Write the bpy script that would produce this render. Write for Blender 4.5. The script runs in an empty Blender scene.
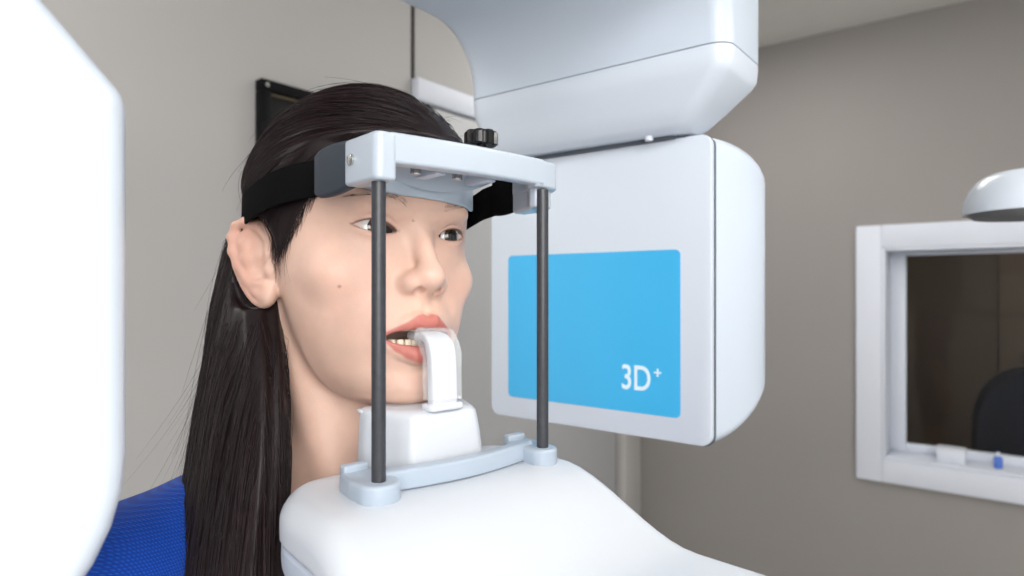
import bpy, bmesh, math, random
import numpy as np
from mathutils import Vector, Matrix

rng = np.random.default_rng(7)
random.seed(7)
SC = bpy.context.scene
COL = SC.collection
FPX = 640.0                       # focal length in pixels of a 1024 wide frame
CAMZ = 1.45                       # camera height above the floor
CF = Vector((0.79, 0.613, 0)).normalized()      # camera looks along this world direction
CR = Vector((CF.y, -CF.x, 0))                   # camera right
YAW = math.radians(41.1)


def C2W(x, y, z):
    """metres right / ahead of / above the camera -> world"""
    v = CR * x + CF * y
    return Vector((v.x, v.y, CAMZ + z))


HEAD = C2W(-0.1211, 0.5085, 0.0148)
FW = CR * math.sin(YAW) - CF * math.cos(YAW)      # where the patient faces
RT = CR * (-math.cos(YAW)) - CF * math.sin(YAW)   # the patient's right
ROTZ = math.atan2(RT.y, RT.x)                     # local x = right, y = forward


# ------------------------------------------------------------------ materials
def mat(name, col, rough=0.5, metal=0.0, spec=0.5, bump=None, var=None, coat=0.0, trans=0.0, sheen=0.0, sss=0.0, ior=1.45):
    m = bpy.data.materials.new(name)
    m.use_nodes = True
    nt = m.node_tree
    b = nt.nodes['Principled BSDF']
    b.inputs['Base Color'].default_value = (*col, 1)
    b.inputs['Roughness'].default_value = rough
    b.inputs['Metallic'].default_value = metal
    b.inputs['Specular IOR Level'].default_value = spec
    b.inputs['IOR'].default_value = ior
    if coat:
        b.inputs['Coat Weight'].default_value = coat
        b.inputs['Coat Roughness'].default_value = 0.12
    if trans:
        b.inputs['Transmission Weight'].default_value = trans
    if sheen:
        b.inputs['Sheen Weight'].default_value = sheen
    if sss:
        b.inputs['Subsurface Weight'].default_value = sss
        b.inputs['Subsurface Radius'].default_value = (1.0, 0.35, 0.18)
        b.inputs['Subsurface Scale'].default_value = 0.004
    tc = nt.nodes.new('ShaderNodeTexCoord')
    if var:
        sc, amt = var
        n = nt.nodes.new('ShaderNodeTexNoise')
        n.inputs['Scale'].default_value = sc
        n.inputs['Detail'].default_value = 4
        r = nt.nodes.new('ShaderNodeMapRange')
        r.inputs[1].default_value = 0.3
        r.inputs[2].default_value = 0.7
        r.inputs[3].default_value = 1 - amt
        r.inputs[4].default_value = 1 + amt
        mx = nt.nodes.new('ShaderNodeMix')
        mx.data_type = 'RGBA'
        mx.blend_type = 'MULTIPLY'
        mx.inputs[0].default_value = 1
        mx.inputs[6].default_value = (*col, 1)
        nt.links.new(tc.outputs['Object'], n.inputs['Vector'])
        nt.links.new(n.outputs['Fac'], r.inputs[0])
        nt.links.new(r.outputs[0], mx.inputs[7])
        nt.links.new(mx.outputs[2], b.inputs['Base Color'])
    if bump:
        sc, dist = bump
        n = nt.nodes.new('ShaderNodeTexNoise')
        n.inputs['Scale'].default_value = sc
        n.inputs['Detail'].default_value = 3
        bp = nt.nodes.new('ShaderNodeBump')
        bp.inputs['Strength'].default_value = 0.4
        bp.inputs['Distance'].default_value = dist
        nt.links.new(tc.outputs['Object'], n.inputs['Vector'])
        nt.links.new(n.outputs['Fac'], bp.inputs['Height'])
        nt.links.new(bp.outputs['Normal'], b.inputs['Normal'])
    return m


def emit(name, col, strength):
    m = bpy.data.materials.new(name)
    m.use_nodes = True
    nt = m.node_tree
    nt.nodes.remove(nt.nodes['Principled BSDF'])
    e = nt.nodes.new('ShaderNodeEmission')
    e.inputs['Color'].default_value = (*col, 1)
    e.inputs['Strength'].default_value = strength
    nt.links.new(e.outputs[0], nt.nodes['Material Output'].inputs['Surface'])
    return m


M = {}
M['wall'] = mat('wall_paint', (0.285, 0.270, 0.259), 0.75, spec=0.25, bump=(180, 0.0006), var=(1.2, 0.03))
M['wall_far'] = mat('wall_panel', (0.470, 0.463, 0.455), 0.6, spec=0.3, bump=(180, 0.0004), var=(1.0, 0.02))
M['ceiling'] = mat('ceiling_tile', (0.70, 0.69, 0.66), 0.8, spec=0.2, bump=(90, 0.0008), var=(3, 0.03))
M['floor'] = mat('floor_vinyl', (0.45, 0.44, 0.43), 0.45, bump=(40, 0.0003), var=(6, 0.05))
M['groove'] = mat('groove_dark', (0.05, 0.045, 0.04), 0.8)
M['wall_white'] = mat('white_wall_paint', (0.74, 0.73, 0.71), 0.8, spec=0.2, var=(1.0, 0.02))
M['trim'] = mat('white_trim', (0.66, 0.70, 0.78), 0.45, var=(4, 0.02))
M['jamb'] = mat('jamb_paint', (0.45, 0.44, 0.43), 0.5, var=(4, 0.02))
M['door'] = mat('door_laminate', (0.43, 0.44, 0.45), 0.45, var=(2, 0.02))
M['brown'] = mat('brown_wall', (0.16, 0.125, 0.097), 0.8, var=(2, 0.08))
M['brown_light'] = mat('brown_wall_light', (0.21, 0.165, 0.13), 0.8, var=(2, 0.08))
M['glass'] = mat('window_glass', (0.95, 0.97, 0.97), 0.02, trans=1.0, ior=1.2)
M['shell'] = mat('white_shell', (0.63, 0.69, 0.77), 0.3, spec=0.45, coat=0.1, bump=(900, 0.00003))
M['shell_cool'] = mat('cool_shell', (0.56, 0.63, 0.72), 0.32, spec=0.5, coat=0.1, bump=(900, 0.00003))
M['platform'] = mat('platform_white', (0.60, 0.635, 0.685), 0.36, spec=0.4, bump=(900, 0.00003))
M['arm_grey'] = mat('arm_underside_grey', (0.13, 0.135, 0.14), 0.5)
M['soft_seam'] = mat('soft_seam', (0.34, 0.39, 0.46), 0.6)
M['seam'] = mat('seam_grey', (0.10, 0.115, 0.14), 0.7, spec=0.2)
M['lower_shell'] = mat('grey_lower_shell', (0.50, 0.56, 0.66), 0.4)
M['frame_plastic'] = mat('pale_blue_plastic', (0.37, 0.435, 0.515), 0.3, spec=0.5, coat=0.1, bump=(700, 0.00003))
M['head_plastic'] = mat('headrest_plastic', (0.44, 0.50, 0.575), 0.28, spec=0.5, coat=0.2, bump=(700, 0.00003))
M['pad_plastic'] = mat('forehead_plastic', (0.40, 0.47, 0.55), 0.3, bump=(700, 0.00003))
M['rod'] = mat('carbon_rod', (0.035, 0.038, 0.045), 0.33, spec=0.6, bump=(1500, 0.00003), var=(300, 0.15))
M['black'] = mat('black_plastic', (0.008, 0.008, 0.009), 0.22, spec=0.6, bump=(900, 0.00003))
M['band'] = mat('black_elastic', (0.004, 0.004, 0.0045), 0.9, spec=0.06, bump=(1800, 0.0003), var=(900, 0.3))
M['clip'] = mat('slate_clip', (0.033, 0.042, 0.056), 0.5, spec=0.3, bump=(900, 0.00005))
M['steel'] = mat('steel', (0.6, 0.6, 0.58), 0.25, metal=1.0, bump=(500, 0.00003))
M['blue'] = mat('blue_panel', (0.060, 0.45, 0.80), 0.3, spec=0.5, var=(3, 0.02))
M['letter'] = mat('white_lettering', (0.72, 0.87, 0.95), 0.5)
M['white'] = mat('white_bite', (0.60, 0.63, 0.68), 0.35, bump=(500, 0.00003))
M['block'] = mat('white_chin_block', (0.56, 0.59, 0.64), 0.38, bump=(500, 0.00003))
M['sleeve'] = mat('clear_film', (0.92, 0.95, 0.98), 0.08, spec=0.6, bump=(160, 0.002))
M['sleeve'].node_tree.nodes['Principled BSDF'].inputs['Alpha'].default_value = 0.22
M['blackframe'] = mat('black_frame', (0.005, 0.005, 0.006), 0.5, spec=0.12)
M['darkpic'] = mat('dark_picture', (0.018, 0.018, 0.018), 0.5, spec=0.15, var=(8, 0.3))
M['gold'] = mat('tan_edge', (0.16, 0.13, 0.08), 0.5)
M['navy'] = mat('navy_cloth', (0.012, 0.015, 0.028), 0.9, bump=(300, 0.001))
M['bluebit'] = mat('blue_plastic', (0.08, 0.18, 0.6), 0.4)
M['hair'] = mat('dark_hair', (0.0135, 0.0068, 0.0058), 0.42, spec=0.3)
M['teeth'] = mat('teeth', (0.74, 0.66, 0.52), 0.22, spec=0.5, bump=(400, 0.0001))
M['lash'] = mat('lash', (0.01, 0.007, 0.006), 0.6)
M['lamp_fill'] = emit('fill_lamp_diffuser', (1.0, 0.9, 0.78), 8.0)
M['lamp'] = emit('lamp_diffuser', (1.0, 0.975, 0.94), 11.0)


def skin_mat():
    m = mat('skin', (0.8, 0.55, 0.43), 0.43, spec=0.42, bump=(900, 0.00025), sss=0.16)
    nt = m.node_tree
    b = nt.nodes['Principled BSDF']
    at = nt.nodes.new('ShaderNodeAttribute')
    at.attribute_name = 'tone'
    tc = nt.nodes.new('ShaderNodeTexCoord')
    n = nt.nodes.new('ShaderNodeTexNoise')
    n.inputs['Scale'].default_value = 60
    n.inputs['Detail'].default_value = 5
    r = nt.nodes.new('ShaderNodeMapRange')
    r.inputs[1].default_value = 0.3
    r.inputs[2].default_value = 0.7
    r.inputs[3].default_value = 0.95
    r.inputs[4].default_value = 1.04
    mx = nt.nodes.new('ShaderNodeMix')
    mx.data_type = 'RGBA'
    mx.blend_type = 'MULTIPLY'
    mx.inputs[0].default_value = 1
    nt.links.new(tc.outputs['Object'], n.inputs['Vector'])
    nt.links.new(n.outputs['Fac'], r.inputs[0])
    nt.links.new(at.outputs['Color'], mx.inputs[6])
    nt.links.new(r.outputs[0], mx.inputs[7])
    nt.links.new(mx.outputs[2], b.inputs['Base Color'])
    return m


def gown_mat():
    m = mat('blue_gown', (0.004, 0.07, 0.52), 0.75, spec=0.25, sheen=0.15)
    nt = m.node_tree
    b = nt.nodes['Principled BSDF']
    tc = nt.nodes.new('ShaderNodeTexCoord')
    sep = nt.nodes.new('ShaderNodeSeparateXYZ')
    nt.links.new(tc.outputs['Object'], sep.inputs[0])
    def wave(out_a, out_b, sgn):
        a = nt.nodes.new('ShaderNodeMath'); a.operation = 'ADD' if sgn > 0 else 'SUBTRACT'
        nt.links.new(out_a, a.inputs[0]); nt.links.new(out_b, a.inputs[1])
        s = nt.nodes.new('ShaderNodeMath'); s.operation = 'MULTIPLY'; s.inputs[1].default_value = 1600
        nt.links.new(a.outputs[0], s.inputs[0])
        w = nt.nodes.new('ShaderNodeMath'); w.operation = 'SINE'
        nt.links.new(s.outputs[0], w.inputs[0])
        return w.outputs[0]
    xy = nt.nodes.new('ShaderNodeMath'); xy.operation = 'ADD'
    nt.links.new(sep.outputs[0], xy.inputs[0]); nt.links.new(sep.outputs[1], xy.inputs[1])
    w1 = wave(xy.outputs[0], sep.outputs[2], 1)
    w2 = wave(xy.outputs[0], sep.outputs[2], -1)
    mul = nt.nodes.new('ShaderNodeMath'); mul.operation = 'MULTIPLY'
    nt.links.new(w1, mul.inputs[0]); nt.links.new(w2, mul.inputs[1])
    ramp = nt.nodes.new('ShaderNodeValToRGB')
    ramp.color_ramp.elements[0].position = 0.1
    ramp.color_ramp.elements[0].color = (0.003, 0.045, 0.34, 1)
    ramp.color_ramp.elements[1].position = 0.75
    ramp.color_ramp.elements[1].color = (0.008, 0.105, 0.56, 1)
    nt.links.new(mul.outputs[0], ramp.inputs[0])
    nt.links.new(ramp.outputs[0], b.inputs['Base Color'])
    bp = nt.nodes.new('ShaderNodeBump'); bp.inputs['Distance'].default_value = 0.0006
    bp.inputs['Strength'].default_value = 0.5
    nt.links.new(mul.outputs[0], bp.inputs['Height'])
    nt.links.new(bp.outputs['Normal'], b.inputs['Normal'])
    return m


def eye_mat():
    m = mat('eye', (0.8, 0.78, 0.76), 0.08, spec=0.6)
    nt = m.node_tree
    b = nt.nodes['Principled BSDF']
    b.inputs['Coat Weight'].default_value = 1.0
    b.inputs['Coat Roughness'].default_value = 0.02
    tc = nt.nodes.new('ShaderNodeTexCoord')
    sep = nt.nodes.new('ShaderNodeSeparateXYZ')
    nt.links.new(tc.outputs['Object'], sep.inputs[0])
    ac = nt.nodes.new('ShaderNodeMath'); ac.operation = 'DIVIDE'; ac.inputs[1].default_value = 0.012
    nt.links.new(sep.outputs[1], ac.inputs[0])
    an = nt.nodes.new('ShaderNodeMath'); an.operation = 'ARCCOSINE'
    nt.links.new(ac.outputs[0], an.inputs[0])
    ramp = nt.nodes.new('ShaderNodeValToRGB')
    cr = ramp.color_ramp
    cr.elements[0].position = 0.0; cr.elements[0].color = (0.004, 0.004, 0.004, 1)
    cr.elements[1].position = 1.0; cr.elements[1].color = (0.70, 0.64, 0.60, 1)
    for p, c in ((0.19, (0.004, 0.004, 0.004, 1)), (0.21, (0.05, 0.028, 0.017, 1)), (0.44, (0.06, 0.034, 0.021, 1)),
                 (0.50, (0.012, 0.009, 0.008, 1)), (0.56, (0.70, 0.68, 0.67, 1))):
        e = cr.elements.new(p); e.color = c
    nt.links.new(an.outputs[0], ramp.inputs[0])
    nt.links.new(ramp.outputs[0], b.inputs['Base Color'])
    return m


M['skin'] = skin_mat()
M['gown'] = gown_mat()


def hair_tint(m):
    nt = m.node_tree
    at = nt.nodes.new('ShaderNodeAttribute'); at.attribute_name = 'strand'
    mx = nt.nodes.new('ShaderNodeMix'); mx.data_type = 'RGBA'; mx.blend_type = 'MULTIPLY'
    mx.inputs[0].default_value = 1
    mx.inputs[6].default_value = (0.0145, 0.0080, 0.0090, 1)
    nt.links.new(at.outputs['Fac'], mx.inputs[7])
    nt.links.new(mx.outputs[2], nt.nodes['Principled BSDF'].inputs['Base Color'])


hair_tint(M['hair'])
M['eye'] = eye_mat()


# ------------------------------------------------------------------ object helpers
def link(name, me, m, parent=None, loc=None, smooth=True):
    o = bpy.data.objects.new(name, me)
    COL.objects.link(o)
    if m is not None:
        me.materials.append(m)
    if parent is not None:
        o.parent = parent
    if loc is not None:
        o.location = loc
    if smooth:
        me.shade_smooth()
    return o


def from_bm(name, bm, m, parent=None, loc=None, smooth=True, angle=40):
    bmesh.ops.recalc_face_normals(bm, faces=bm.faces)
    if smooth:
        for e in bm.edges:
            if len(e.link_faces) == 2 and e.calc_face_angle(0) > math.radians(angle):
                e.smooth = False
    me = bpy.data.meshes.new(name)
    bm.to_mesh(me)
    bm.free()
    return link(name, me, m, parent, loc, smooth)


def empty(name, loc, rz, label, cat, group=None):
    o = bpy.data.objects.new(name, None)
    COL.objects.link(o)
    o.empty_display_size = 0.05
    o.location = loc
    o.rotation_euler = (0, 0, rz)
    tag(o, label, cat, group)
    return o


def tag(o, label, cat, group=None):
    o['label'] = label
    o['category'] = cat
    if group:
        o['group'] = group
    return o


def struct(o, label=None, cat=None):
    o['kind'] = 'structure'
    if label:
        o['label'] = label
        o['category'] = cat
    return o


def add_box(bm, x0, x1, y0, y1, z0, z1, bev=0.0, seg=2):
    t = bmesh.new()
    bmesh.ops.create_cube(t, size=1)
    for v in t.verts:
        v.co = Vector(((x0 + x1) / 2 + v.co.x * (x1 - x0), (y0 + y1) / 2 + v.co.y * (y1 - y0), (z0 + z1) / 2 + v.co.z * (z1 - z0)))
    if bev:
        bmesh.ops.bevel(t, geom=t.edges[:], offset=bev, segments=seg, affect='EDGES', profile=0.5)
    me = bpy.data.meshes.new('t')
    t.to_mesh(me); t.free()
    bm.from_mesh(me)
    bpy.data.meshes.remove(me)


def box(name, dims, m, parent=None, bev=0.0, seg=2, loc=None):
    bm = bmesh.new()
    add_box(bm, *dims, bev=bev, seg=seg)
    return from_bm(name, bm, m, parent, loc)


def loft(bm, rings, cap0=True, cap1=True, closed=True):
    vs = [[bm.verts.new(p) for p in r] for r in rings]
    n = len(vs[0])
    for a, b in zip(vs[:-1], vs[1:]):
        for i in range(n if closed else n - 1):
            j = (i + 1) % n
            bm.faces.new((a[i], a[j], b[j], b[i]))
    if cap0:
        bm.faces.new(vs[0][::-1])
    if cap1:
        bm.faces.new(vs[-1])
    return vs


def tube(bm, pts, r, n=16, caps=True):
    """a round tube along points (radius a number or a list)"""
    pts = [Vector(p) for p in pts]
    rs = r if isinstance(r, (list, tuple)) else [r] * len(pts)
    rings = []
    up = Vector((0.13, 0.21, 0.97))
    for i, p in enumerate(pts):
        t = (pts[min(i + 1, len(pts) - 1)] - pts[max(i - 1, 0)]).normalized()
        s = t.cross(up).normalized()
        u = s.cross(t)
        rings.append([p + (s * math.cos(2 * math.pi * k / n) + u * math.sin(2 * math.pi * k / n)) * rs[i] for k in range(n)])
    loft(bm, rings, caps, caps)


def rrect(w0, w1, h0, h1, r, n=6):
    """rounded rectangle outline, anticlockwise (w, h)"""
    r = min(r, (w1 - w0) / 2 - 1e-5, (h1 - h0) / 2 - 1e-5)
    out = []
    for cx, cy, a0 in ((w1 - r, h1 - r, 0), (w0 + r, h1 - r, 90), (w0 + r, h0 + r, 180), (w1 - r, h0 + r, 270)):
        for k in range(n + 1):
            a = math.radians(a0 + 90 * k / n)
            out.append((cx + r * math.cos(a), cy + r * math.sin(a)))
    return out


def round_poly(pts, rads, n=6):
    """polygon with filleted corners"""
    out = []
    N = len(pts)
    for i in range(N):
        p = Vector(pts[i]); a = Vector(pts[i - 1]); b = Vector(pts[(i + 1) % N])
        r = rads[i] if isinstance(rads, (list, tuple)) else rads
        if r <= 0:
            out.append(p); continue
        d1 = (a - p); d2 = (b - p)
        l1, l2 = d1.length, d2.length
        d1.normalize(); d2.normalize()
        ang = math.acos(max(-1, min(1, d1.dot(d2))))
        t = min(r / math.tan(ang / 2), l1 * 0.49, l2 * 0.49)
        r2 = t * math.tan(ang / 2)
        c = p + (d1 + d2).normalized() * (r2 / math.sin(ang / 2))
        s = p + d1 * t - c; e = p + d2 * t - c
        a0 = math.atan2(s.y, s.x); a1 = math.atan2(e.y, e.x)
        da = (a1 - a0 + math.pi) % (2 * math.pi) - math.pi
        for k in range(n + 1):
            aa = a0 + da * k / n
            out.append(Vector((c.x + r2 * math.cos(aa), c.y + r2 * math.sin(aa))))
    return out


def prism(bm, outline, mapper, depth0, depth1, bev, seg=4, keep_low=None):
    """extrude a 2D outline between two depths with rounded rims; mapper(p, depth) -> point"""
    def offset(o, d):
        n = len(o); res = []
        for i in range(n):
            a = o[i - 1]; b = o[(i + 1) % n]
            t1 = Vector((o[i][0] - a[0], o[i][1] - a[1])).normalized()
            t2 = Vector((b[0] - o[i][0], b[1] - o[i][1])).normalized()
            nrm = (Vector((t1.y, -t1.x)) + Vector((t2.y, -t2.x))) / max(0.25, 1 + t1.dot(t2))
            q = Vector(o[i]) - nrm * d
            if keep_low is not None and o[i][1] < keep_low:
                q.y = o[i][1]
            res.append(q)
        return res
    area = sum(o1[0] * o2[1] - o2[0] * o1[1] for o1, o2 in zip(outline, list(outline[1:]) + [outline[0]]))
    if area < 0:
        outline = list(outline)[::-1]
    rings = []
    s = 1 if depth1 > depth0 else -1
    for k in range(seg + 1):
        a = math.pi / 2 * k / seg
        rings.append((bev * (1 - math.sin(a)), depth0 + s * bev * (1 - math.cos(a))))
    for k in range(seg + 1):
        a = math.pi / 2 * k / seg
        rings.append((bev * (1 - math.cos(a)), depth1 - s * bev * (1 - math.sin(a))))
    loft(bm, [[mapper(p, d) for p in offset(outline, off)] for off, d in rings])


# ================================================================== ROOM
XW, YW, CEIL = 2.867, 1.427, 2.5         # right wall plane, far-left wall plane, ceiling
X0, Y0 = -1.75, -2.4
WT = 0.16                                 # wall thickness at the window
WY0, WY1, WZ0, WZ1 = -0.80, 0.390, CAMZ - 0.665, CAMZ + 0.155   # clear opening of the window

struct(box('floor', (X0, XW + 2.6, Y0, YW + 0.1, -0.1, 0), M['floor']))
struct(box('ceiling', (X0, XW + 2.6, Y0, YW + 0.1, CEIL, CEIL + 0.1), M['ceiling']))
bm = bmesh.new()
add_box(bm, XW, XW + WT, Y0, WY0, 0, CEIL)
add_box(bm, XW, XW + WT, WY1, YW, 0, CEIL)
add_box(bm, XW, XW + WT, WY0, WY1, 0, WZ0)
add_box(bm, XW, XW + WT, WY0, WY1, WZ1, CEIL)
struct(from_bm('wall_right', bm, M['wall'], smooth=False))
# far-left wall of panels: a vertical seam between panels
SEAMX = 1.347
bm = bmesh.new()
add_box(bm, X0, SEAMX - 0.006, YW, YW + 0.1, 0, CEIL)
add_box(bm, SEAMX + 0.006, XW + WT, YW, YW + 0.1, 0, CEIL)
add_box(bm, SEAMX - 0.006, SEAMX + 0.006, YW + 0.012, YW + 0.1, 0, CEIL)
struct(from_bm('wall_left', bm, M['wall_far'], smooth=False))
gs = box('trim_2', (SEAMX - 0.0058, SEAMX + 0.0058, YW - 0.004, YW + 0.0115, 2.085, CEIL), M['groove'])
struct(gs)
struct(box('wall_back', (X0 - 0.1, X0, Y0, YW + 0.1, 0, CEIL), M['wall_white']))
struct(box('wall_front', (X0, XW + WT, Y0 - 0.1, Y0, 0, CEIL), M['wall_white']))

# sliding door leaf, jamb and rail cover on the far-left wall
dr = struct(box('door_1', (1.42, 2.58, YW - 0.022, YW - 0.002, 0.01, 2.008), M['door'], bev=0.004))
box('door_handle', (1.89, 1.91, YW - 0.06, YW - 0.021, 1.08, 1.28), M['steel'], dr, bev=0.004)
struct(box('trim_1', (2.60, 2.73, YW - 0.055, YW, 0.0, 2.01), M['jamb'], bev=0.006))
rc = box('trim_3', (1.338, 2.80, YW - 0.035, YW, 2.013, 2.083), M['trim'], bev=0.008)
struct(rc)

# observation window
def ring_frame(name, x0, x1, y0, y1, z0, z1, w, m, parent=None, bev=0.004):
    bm = bmesh.new()
    add_box(bm, x0, x1, y0, y0 + w, z0, z1, bev)
    add_box(bm, x0, x1, y1 - w, y1, z0, z1, bev)
    add_box(bm, x0, x1, y0 + w, y1 - w, z0, z0 + w, bev)
    add_box(bm, x0, x1, y0 + w, y1 - w, z1 - w, z1, bev)
    return from_bm(name, bm, m, parent)


w1 = struct(ring_frame('window_1', XW - 0.02, XW + 0.0, WY0 - 0.09, WY1 + 0.09, WZ0 - 0.09, WZ1 + 0.09, 0.09, M['trim']))
ring_frame('reveal', XW - 0.018, XW + WT + 0.02, WY0, WY1, WZ0, WZ1, 0.012, M['trim'], w1)
bm = bmesh.new()
for (a0, a1, b0, b1) in ((WY1 - 0.066, WY1 - 0.012, WZ0 + 0.012, WZ1 - 0.012), (WY0 + 0.012, WY0 + 0.066, WZ0 + 0.012, WZ1 - 0.012), (WY0 + 0.066, WY1 - 0.066, WZ0 + 0.012, WZ0 + 0.045), (WY0 + 0.066, WY1 - 0.066, WZ1 - 0.026, WZ1 - 0.012)):
    add_box(bm, XW + 0.115, XW + 0.15, a0, a1, b0, b1, 0.003)
from_bm('sash', bm, M['trim'], w1)
box('glass_pane', (XW + 0.130, XW + 0.134, WY0 + 0.035, WY1 - 0.035, WZ0 + 0.035, WZ1 - 0.035), M['glass'], w1)
# room behind it
bm = bmesh.new()
add_box(bm, XW + 2.5, XW + 2.6, Y0, YW + 0.1, 0, CEIL)
add_box(bm, XW + WT, XW + 2.5, YW, YW + 0.1, 0, CEIL)
add_box(bm, XW + WT, XW + 2.5, Y0, Y0 + 0.1, 0, CEIL)
struct(from_bm('wall_observation', bm, M['brown'], smooth=False))
dd = struct(box('door_2', (XW + 2.46, XW + 2.5, -0.95, 0.05, 0, 2.05), M['brown_light'], bev=0.004))
box('door_handle', (XW + 2.40, XW + 2.46, -0.1, -0.08, 0.95, 1.05), M['steel'], dd, bev=0.003)

# things on the sill inside the window
t = empty('tissue_box', (XW + 0.045, 0.17, WZ0 + 0.012), 0, 'small white box on the window sill behind the frame', 'box')
box('body', (-0.025, 0.025, -0.045, 0.045, 0, 0.05), M['trim'], t, bev=0.004)
box('lid', (-0.026, 0.026, -0.046, 0.046, 0.046, 0.056), M['white'], t, bev=0.003)
t = empty('glue_bottle', (XW + 0.045, 0.03, WZ0 + 0.012), 0, 'small blue plastic bottle on the window sill', 'bottle')
bm = bmesh.new(); tube(bm, [(0, 0, 0), (0, 0, 0.004), (0, 0, 0.035), (0, 0, 0.045)], [0.012, 0.014, 0.014, 0.007]); from_bm('body', bm, M['bluebit'], t)
bm = bmesh.new(); tube(bm, [(0, 0, 0.043), (0, 0, 0.058)], [0.007, 0.006]); from_bm('cap', bm, M['trim'], t)

# chair in the observation room: rounded dark backrest shows through the glass
t = empty('office_chair', (XW + 0.80, -0.15, 0), math.radians(8), 'dark navy rounded chair back seen through the observation window', 'chair')
bm = bmesh.new()
rings = []
for k in range(13):
    f = k / 12.0
    d = math.sin(math.pi * f)
    out = []
    for i in range(32):
        a = 2 * math.pi * i / 32
        cw, ch = math.cos(a), math.sin(a)
        e = 0.75
        rr = 0.94 + 0.06 * d
        out.append((-0.06 + 0.12 * f, 0.29 * rr * abs(cw) ** e * (1 if cw > 0 else -1), 0.76 + 0.35 * rr * abs(ch) ** e * (1 if ch > 0 else -1)))
    rings.append(out)
loft(bm, rings)
from_bm('backrest', bm, M['navy'], t)
box('seat', (-0.52, -0.05, -0.25, 0.25, 0.44, 0.54), M['navy'], t, bev=0.04, seg=4)
bm = bmesh.new(); tube(bm, [(-0.26, 0, 0.06), (-0.26, 0, 0.45)], 0.03); from_bm('post', bm, M['black'], t)
bm = bmesh.new(); tube(bm, [(-0.2, 0, 0.46), (-0.02, 0, 0.47), (0.06, 0, 0.6), (0.06, 0, 0.8)], 0.022); from_bm('back_bar', bm, M['black'], t)
for k in range(5):
    a = 2 * math.pi * k / 5
    bm = bmesh.new(); tube(bm, [(-0.26, 0, 0.09), (-0.26 + 0.3 * math.cos(a), 0.3 * math.sin(a), 0.045)], [0.028, 0.018], 10)
    lg = from_bm('leg', bm, M['black'], t)
    bm = bmesh.new(); tube(bm, [(-0.26 + 0.3 * math.cos(a) - 0.012 * math.sin(a), 0.3 * math.sin(a) + 0.012 * math.cos(a), 0.026), (-0.26 + 0.3 * math.cos(a) + 0.012 * math.sin(a), 0.3 * math.sin(a) - 0.012 * math.cos(a), 0.026)], 0.026, 12)
    from_bm('caster', bm, M['black'], lg)

# framed dark picture on the far-left wall
t = empty('picture_frame', (1.154, YW, CAMZ + 0.329), 0, 'black framed dark picture on the wall behind the patient', 'picture')
bm = bmesh.new()
for (a0, a1, b0, b1) in ((-0.32, 0.32, 0.142, 0.17), (-0.32, 0.32, -0.17, -0.142), (-0.32, -0.292, -0.142, 0.142), (0.292, 0.32, -0.142, 0.142)):
    add_box(bm, a0, a1, -0.03, 0, b0, b1, 0.003)
from_bm('frame', bm, M['blackframe'], t)
bm = bmesh.new()
for (a0, a1, b0, b1) in ((-0.292, 0.292, 0.137, 0.142), (-0.292, 0.292, -0.142, -0.137), (-0.292, -0.287, -0.137, 0.137), (0.287, 0.292, -0.137, 0.137)):
    add_box(bm, a0, a1, -0.020, 0, b0, b1, 0.001)
from_bm('inner_edge', bm, M['gold'], t)
box('picture', (-0.287, 0.287, -0.012, -0.002, -0.137, 0.137), M['darkpic'], t)
bm = bmesh.new(); tube(bm, [(-0.306, -0.0325, 0.156), (-0.306, -0.029, 0.156)], 0.0055, 12); from_bm('screw', bm, M['steel'], t)

# ceiling lamps
def ceiling_lamp(x, y, label, w=0.6, l=1.2, m='lamp'):
    t = empty('ceiling_light', (x, y, CEIL), 0, label, 'ceiling light', 'ceiling light panels')
    bm = bmesh.new()
    fw = 0.025
    for (a0, a1, b0, b1) in ((-w / 2, w / 2, l / 2 - fw, l / 2), (-w / 2, w / 2, -l / 2, -l / 2 + fw), (-w / 2, -w / 2 + fw, -l / 2 + fw, l / 2 - fw), (w / 2 - fw, w / 2, -l / 2 + fw, l / 2 - fw)):
        add_box(bm, a0, a1, b0, b1, -0.02, 0.0, 0.003)
    from_bm('frame', bm, M['trim'], t)
    box('diffuser', (-w / 2 + fw, w / 2 - fw, -l / 2 + fw, l / 2 - fw, -0.014, -0.001), M[m], t)


ceiling_lamp(-0.55, -1.25, 'ceiling light panel above and behind the camera')
ceiling_lamp(-0.55, 0.75, 'ceiling light panel over the left side of the room')
ceiling_lamp(1.15, -1.15, 'ceiling light panel over the right side of the room')
ceiling_lamp(2.03, 0.72, 'ceiling light panel nearest the observation window wall', 0.6, 0.6)
ceiling_lamp(XW + 1.3, -0.3, 'unseen fill light panel added to the room behind the window', 0.6, 0.6, 'lamp_fill')  # lamp added to brighten the interior behind the glass


def area_fill(name, loc, target, sx, sy, watts, col=(1, 0.98, 0.96)):
    l = bpy.data.lights.new(name, 'AREA')
    l.shape = 'RECTANGLE'
    l.size, l.size_y = sx, sy
    l.energy = watts
    l.color = col
    o = bpy.data.objects.new(name, l)
    COL.objects.link(o)
    o.location = loc
    o.rotation_euler = (Vector(target) - Vector(loc)).to_track_quat('-Z', 'Y').to_euler()
    return o


# unseen area light added for frontal fill, behind and above the camera
area_fill('frontal_fill', (-0.85, -1.05, 2.0), (0.5, 0.35, 1.4), 1.5, 1.5, 44)

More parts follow.
